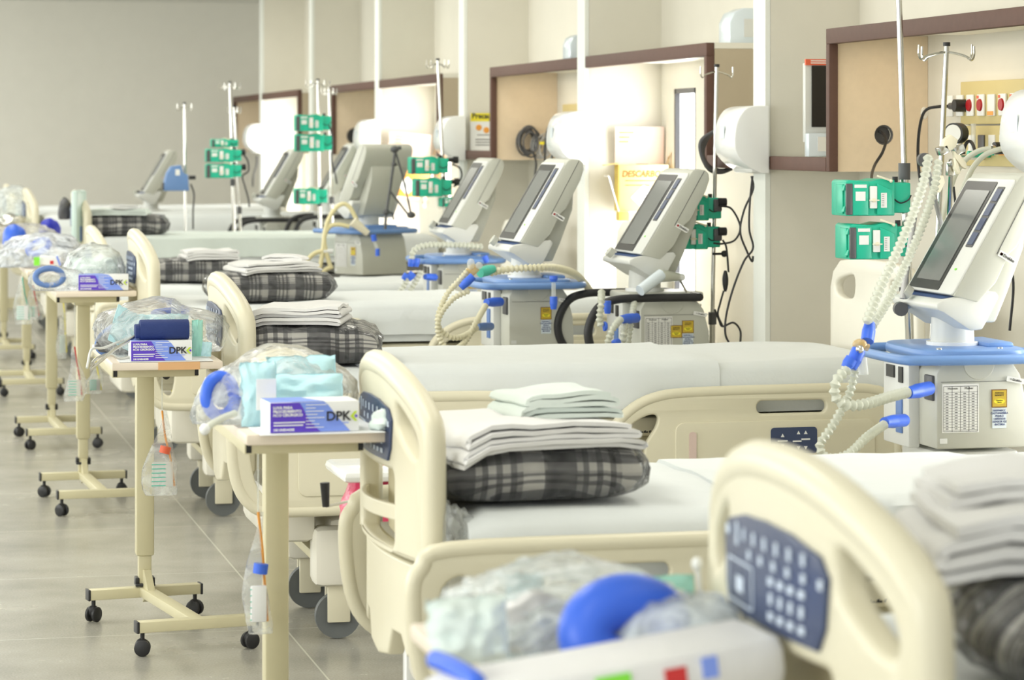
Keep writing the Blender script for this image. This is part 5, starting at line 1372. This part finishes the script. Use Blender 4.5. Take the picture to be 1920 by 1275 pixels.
# ---------------------------------------------------------------- pumps
def pump(label, px, py, Y, w=85, h=72, rz=0.0, mat=GREEN, cat='infusion pump', group='green infusion pumps'):
    """px, py: picture position of the body's upper left corner; w, h in picture points"""
    p = at(px, py + h, Y=Y); k = at(px + w, py, Y=Y) - at(px, py + h, Y=Y); W, H = k.x, k.z
    t = thing('infusion_pump', label, cat, (p.x + W / 2, Y, p.z), rz, group)
    x0 = -W / 2
    MB().prism([(x0, H * .0), (x0, H * .92), (x0 + W * .06, H * .97), (x0 + W * .5, H * .93), (x0 + W * .72, H * 1.0), (x0 + W, H * .97), (x0 + W, H * .0)], 0, .13).build('case', mat, t, bev=.004)
    MB().prism([(x0 + W * .12, H * .02), (x0 + W * .12, H * .88), (x0 + W * .45, H * .90), (x0 + W * .45, H * .02)], -.007, 0).build('raised_rib', mat, t, bev=.003)
    MB().prism([(x0 + W * .62, H * .02), (x0 + W * .62, H * .88), (x0 + W * .85, H * .74), (x0 + W * .93, H * .70), (x0 + W * .93, H * .02)], -.009, 0).build('side_panel', mat, t, bev=.003)
    MB().box((x0 + W * .055, -.004, H * .45), (W * .13, .012, H * .84), .003).build('grey_strip', DGREY, t)
    MB().box((x0 - .003, .045, H * .45), (.006, .06, H * .8), .002).build('front_keys', mat, t)
    for zz in (.15, .72): MB().prism([(x0 - .008, H * zz - .004), (x0 - .003, H * zz + .012), (x0, H * zz + .012), (x0, H * zz - .004)], .0, .02).build('catch', mat, t)
    MB().box((x0 + W * .54, -.008, H * .5), (W * .14, .010, H * .60), .002).build('white_latch_plate', LBL, t)
    MB().box((x0 + W * .54, -.0165, H * .42), (W * .20, .006, .004), .001).cyl((x0 + W * .54, -.013, H * .42), (x0 + W * .54, -.0165, H * .42), .0062).build('turn_latch', WAX, t)
    MB().box((x0 + W * .75, -.0105, H * .42), (W * .12, .001, H * .40)).build('barcode_label', LBL, t)
    mb = MB()
    for q in range(7): mb.box((x0 + W * .73 + .0 * q, -.0113, H * (.27 + .05 * q)), (W * .05, .0005, .0012))
    mb.build('barcode', INK, t)
    MB().box((x0 + W * .28, -.0080, H * .80), (W * .25, .001, H * .09)).box((x0 + W * .28, -.0080, H * .53), (W * .20, .001, H * .25)).build('white_labels', LBL, t)
    MB().box((W / 2 + .028, .055, H * .48), (.056, .085, H * .82), .005).build('clamp_block', mat, t)
    MB().tube(smooth_path([(W / 2, .008, H * .45), (W / 2 + .02, .006, H * .34), (W / 2 + .045, .006, H * .42), (W / 2 + .055, .008, H * .55)], 5), .0022).build('black_cord', BLACK, t)
    MB().cyl((W / 2 + .012, .03, H * .90), (W / 2 + .012, .03, H * 1.05), .0085).build('clamp_knob', BLACK, t)
    MB().bar((x0 + W * .62, -.006, H * 1.08), (x0 + W * .90, -.006, H * .95), .004, .006, .001).ball((x0 + W * .90, -.008, H * .94), .0055).build('syringe_lever', WAX, t)
    return t
GP = 'green infusion pumps'
pump('upper green pump of the pair left of the longest ribbed hose', 1586, 335, 7.88, 92, 70)
pump('lower green pump of the pair left of the longest ribbed hose', 1593, 417, 7.88, 90, 70)
pump('upper green pump behind the ventilator with black bars', 1268, 366, 10.72, 62, 48)
pump('lower green pump behind the ventilator with black bars', 1264, 420, 10.72, 64, 48)
for zz in ((1358, 382), (1358, 437)):
    pass
def knob(label, a, b, r): return tag(MB().cyl(a, b, r * .6).ball(b, r, (1, 1, 1)).build('clamp_knob', BLACK), label, 'knob')
for i, (px, py) in enumerate([(1352, 379), (1352, 434)]):
    t = thing('pole_clamp', ['upper', 'lower'][i] + ' black clamp with knob on the stand beside the hanging leads', 'clamp', (0, 0, 0))
    p = at(px - 8, py + 6, Y=10.74); MB().box(p, (.035, .04, .05), .006).build('clamp_body', DGREY, t)
    p = at(px + 4, py, Y=10.72); MB().cyl(p - Vector((.02, 0, 0)), p + Vector((.012, 0, 0)), .017, seg=10).build('knob', BLACK, t)
p = at(1336, 476, Y=10.76); t = thing('pole_clamp', 'small black height knob below the green pumps of the middle stand', 'clamp', (0, 0, 0))
MB().cyl(p, p + Vector((.045, 0, 0)), .005).ball(p + Vector((.05, 0, 0)), .014).build('knob', BLACK, t)
pump('upper green pump of the pair in front of the orange sharps box', 772, 293, 15.42, 52, 34)
pump('lower green pump of the pair in front of the orange sharps box', 780, 333, 15.42, 50, 36)
pump('small teal pump low behind the white ventilator', 830, 370, 15.42, 24, 18)
pump('upper green pump of the bright stand between the lit cabinets', 556, 214, 18.35, 50, 32)
pump('lower green pump of the bright stand between the lit cabinets', 556, 250, 18.35, 52, 34)
pump('wide green pump low on the bright stand above the bar handles', 555, 352, 18.35, 44, 31)
pump('topmost green pump of the far trio', 398, 260, 18.85, 34, 16)
pump('middle green pump of the far trio', 388, 278, 18.80, 50, 26)
pump('lowest green pump of the far trio', 388, 306, 18.80, 50, 28)
for px, py, Y, lb in ((853, 300, 15.5, 'upper black clamp knob right of the pumps by the orange sharps box'), (855, 341, 15.5, 'lower black clamp knob right of the pumps by the orange sharps box'),
                      (455, 285, 18.9, 'upper black clamp knob at the far trio of pumps'), (456, 313, 18.9, 'lower black clamp knob at the far trio of pumps'), (438, 270, 18.9, 'black knob at the top pump of the far trio')):
    a = at(px, py, Y=Y); tag(MB().cyl(a - Vector((.05, 0, 0)), a, .012).cyl(a - Vector((.01, 0, 0)), a + Vector((.018, 0, 0)), .021, seg=10).build('clamp_knob', BLACK), lb, 'knob')
# blue pump near the far wall
p = at(308, 358, Y=18.8); t = thing('blue_pump', 'blue pump clamped to the stand against the far wall', 'pump', p)
MB().prism([(.0, 0), (0, .04), (.02, .12), (.05, .165), (.115, .175), (.13, .12), (.16, .11), (.17, 0)], 0, .12).build('case', M_('medium_blue_plastic', (.14, .26, .52), .4), t, bev=.006)
MB().box((.09, -.002, .125), (.03, .003, .04)).build('white_label', LBL, t)
MB().box((-.002, .06, .03), (.012, .10, .05), .003).build('screen', SBEZ, t)
MB().cyl((.17, .03, .09), (.215, .03, .09), .014).build('clamp_knob', BLACK, t)
# arm of the longest hoses
t = thing('hose_support', 'jointed grey arm with chrome clamp and cream wing nuts holding the longest hoses', 'arm', (0, 0, 0))
Yh = 7.45
MB().tube([at(1740, 305, Y=Yh), at(1715, 400, Y=7.45), at(1692, 560, Y=7.4)], .0085, 10).build('upper_rod', SILV, t)
MB().tube([at(1740, 560, Y=7.5), at(1688, 580, Y=7.45)], .008).tube([at(1770, 430, Y=7.9), at(1690, 580, Y=7.5)], .0085).build('lower_rod', SILV, t)
MB().tube([at(1738, 310, Y=Yh), at(1772, 450, Y=7.7)], .0075).build('link_rod', SILV, t)
for jx, jy, jY in ((1735, 300, 7.38), (1690, 580, 7.42)): MB().cyl(at(jx, jy, Y=jY), at(jx, jy, Y=jY) + Vector((.01, .04, 0)), .020).build('joint', DGREY, t)
MB().bar(at(1758, 285, Y=7.75), at(1776, 278, Y=7.75), .03, .025, .003).bar(at(1787, 285, Y=7.75), at(1806, 276, Y=7.75), .03, .026, .003).build('chrome_clips', CHROME, t)
MB().box(at(1783, 316, Y=7.78), (.030, .02, .042), .003).ball(at(1783, 305, Y=7.76), .012).build('swivel', STEEL, t)
for pts in ([(1766, 276), (1770, 262), (1782, 252), (1796, 262), (1792, 276), (1780, 284)], [(1788, 282), (1800, 290), (1812, 306), (1812, 318), (1802, 312), (1790, 296)], [(1790, 295), (1797, 308), (1801, 324), (1797, 328), (1790, 316)], [(1752, 335), (1768, 328), (1772, 342), (1762, 362), (1752, 358)]):
    q = [at(a, b, Y=7.74) for a, b in pts]; MB().prism([(v.x, v.z) for v in q], 7.735, 7.76).build('wing_nut', WAX, t, bev=.004)
MB().tube(smooth_path([at(1783, 330, Y=7.8), at(1780, 400, Y=7.85), at(1775, 470, Y=7.9), at(1770, 560, Y=7.95)], 6), .0075).build('gooseneck', CHROME, t)
# black arm by the orange sharps box
t = thing('hose_support', 'thin black jointed arm rising before the orange sharps box', 'arm', (0, 0, 0)); Y_ = 15.75
q = lambda px, py: at(px, py, Y=Y_)
MB().tube([q(722, 430), q(724, 400), q(732, 350), q(741, 282)], .0085).tube([q(741, 282), q(755, 330), q(770, 398)], .006).tube([q(731, 358), q(765, 402)], .006).build('rods', DGREY, t)
for jx, jy, jr in ((740, 280, .022), (771, 403, .022), (724, 398, .018), (739, 308, .014)): MB().ball(q(jx, jy), jr, (1.2, 1, .9)).build('joint', DGREY, t)
MB().tube([q(724, 397), q(736, 400), q(738, 412)], .006).tube([q(745, 278), q(752, 277)], .010).build('levers', DGREY, t)

# ---------------------------------------------------------------- loose leads
C3 = lambda pts, Y: [at(a, b, Y=Y) for a, b in pts]
cable('power_lead', 'black lead looping beside the two green pumps of the middle stand', C3([(1350, 386), (1372, 392), (1388, 425), (1378, 450), (1355, 457), (1338, 456)], 10.7), .0042, BLACK)
cable('power_lead', 'black lead crossing down from the middle dispenser to the outlet loop', C3([(1409, 330), (1412, 355), (1395, 395), (1388, 435), (1400, 470), (1410, 490), (1412, 480)], 10.25), .0042, BLACK)
cable('power_lead', 'black lead falling straight beside the partition below the middle dispenser', C3([(1411, 330), (1406, 380), (1405, 430), (1412, 465), (1395, 490), (1375, 540), (1362, 590), (1360, 625), (1368, 645)], 10.1), .0042, BLACK)
t = thing('power_lead', 'black lead with a thick in-line plug hanging left of the partition', 'cable')
MB().tube(smooth_path(C3([(1355, 450), (1362, 465), (1366, 510)], 10.6), 6), .0042).tube(smooth_path(C3([(1357, 545), (1350, 570), (1346, 590), (1355, 612)], 10.6), 6), .0042).build('wire', BLACK, t)
MB().lathe([(.004, 0), (.008, .01), (.012, .03), (.013, .05), (.011, .065), (.007, .08), (.004, .085)], at(1360, 547, Y=10.6), 12).build('inline_plug', BLACK, t)
cable('power_lead', 'black loop near the floor beside the middle drip stand', C3([(1340, 580), (1348, 600), (1355, 612), (1375, 605), (1388, 620), (1388, 645)], 10.55), .0042, BLACK)
cable('power_lead', 'black lead below the green pumps of the bright stand', C3([(617, 235), (622, 250), (624, 270), (622, 300), (628, 325), (632, 345)], 18.3), .006, BLACK)
cable('power_lead', 'black loop right of the far trio of pumps', C3([(452, 285), (464, 300), (466, 320), (455, 330), (458, 345), (465, 370), (468, 388)], 18.85), .006, BLACK)
cable('power_lead', 'dark lead hanging from the blue pump by the far wall', C3([(358, 345), (364, 365), (362, 395), (362, 430)], 18.8), .006, BLACK)
cable('power_lead', 'black lead looping right of the pumps by the orange sharps box', C3([(848, 308), (862, 315), (866, 330), (858, 345), (850, 350)], 15.5), .0055, BLACK)
cable('power_lead', 'black lead running down behind the largest ventilator', C3([(1903, 430), (1895, 480), (1900, 540), (1893, 620)], 8.3), .0045, BLACK)
cable('power_lead', 'black lead at the gooseneck of the chrome arm', C3([(1788, 350), (1792, 400), (1785, 440), (1775, 500)], 8.1), .004, BLACK)
t = thing('hose_bundle', 'grey hose bundle hanging on the brown end of the bright cabinet', 'hose bundle')
for k in range(4):
    MB().tube(smooth_path(C3([(1345 + k * 2, 240), (1325 - k * 3, 262), (1318 - k, 290), (1330, 312 + k * 2), (1352, 320 + k), (1372, 316)], 10.9 - .02 * k), 6), .008).build('grey_tube', DGREY, t)
# red waste bin behind the striped blanket bed
t = thing('waste_bin', 'small red bagged bin with white lid left of the striped blanket bed', 'bin', (1.36, 7.30, 0))
MB().box((0, 0, .735), (.31, .32, .030), .014).build('lid', WHITE, t)
o = blob('red_bag', None, (0, 0, .54), (.27, .28, .21), REDBAG, 81, .03, .05); o.parent = t
MB().box((.06, 0, .30), (.05, .05, .50), .008).build('pillar', WHITE, t)
MB().box((.05, 0, .065), (.22, .28, .03), .01).build('base_shelf', WHITE, t)
for s_ in (-1, 1):
    for r_ in (-1, 1): MB().ball((.05 + s_ * .09, r_ * .12, .026), .025).build('caster', BLACK, t)
t = thing('reflex_handle', 'black handle on a pale rod sticking out left of the red bag', 'handle', (0, 0, 0))
p = at(609, 905, Y=6.9); q_ = at(611, 950, Y=6.9)
MB().cyl(q_, p, .009, .0125).build('grip', BLACK, t)
MB().tube([q_, at(640, 943, Y=6.9), at(672, 936, Y=6.85)], .0035).build('rod', CREAM2, t)
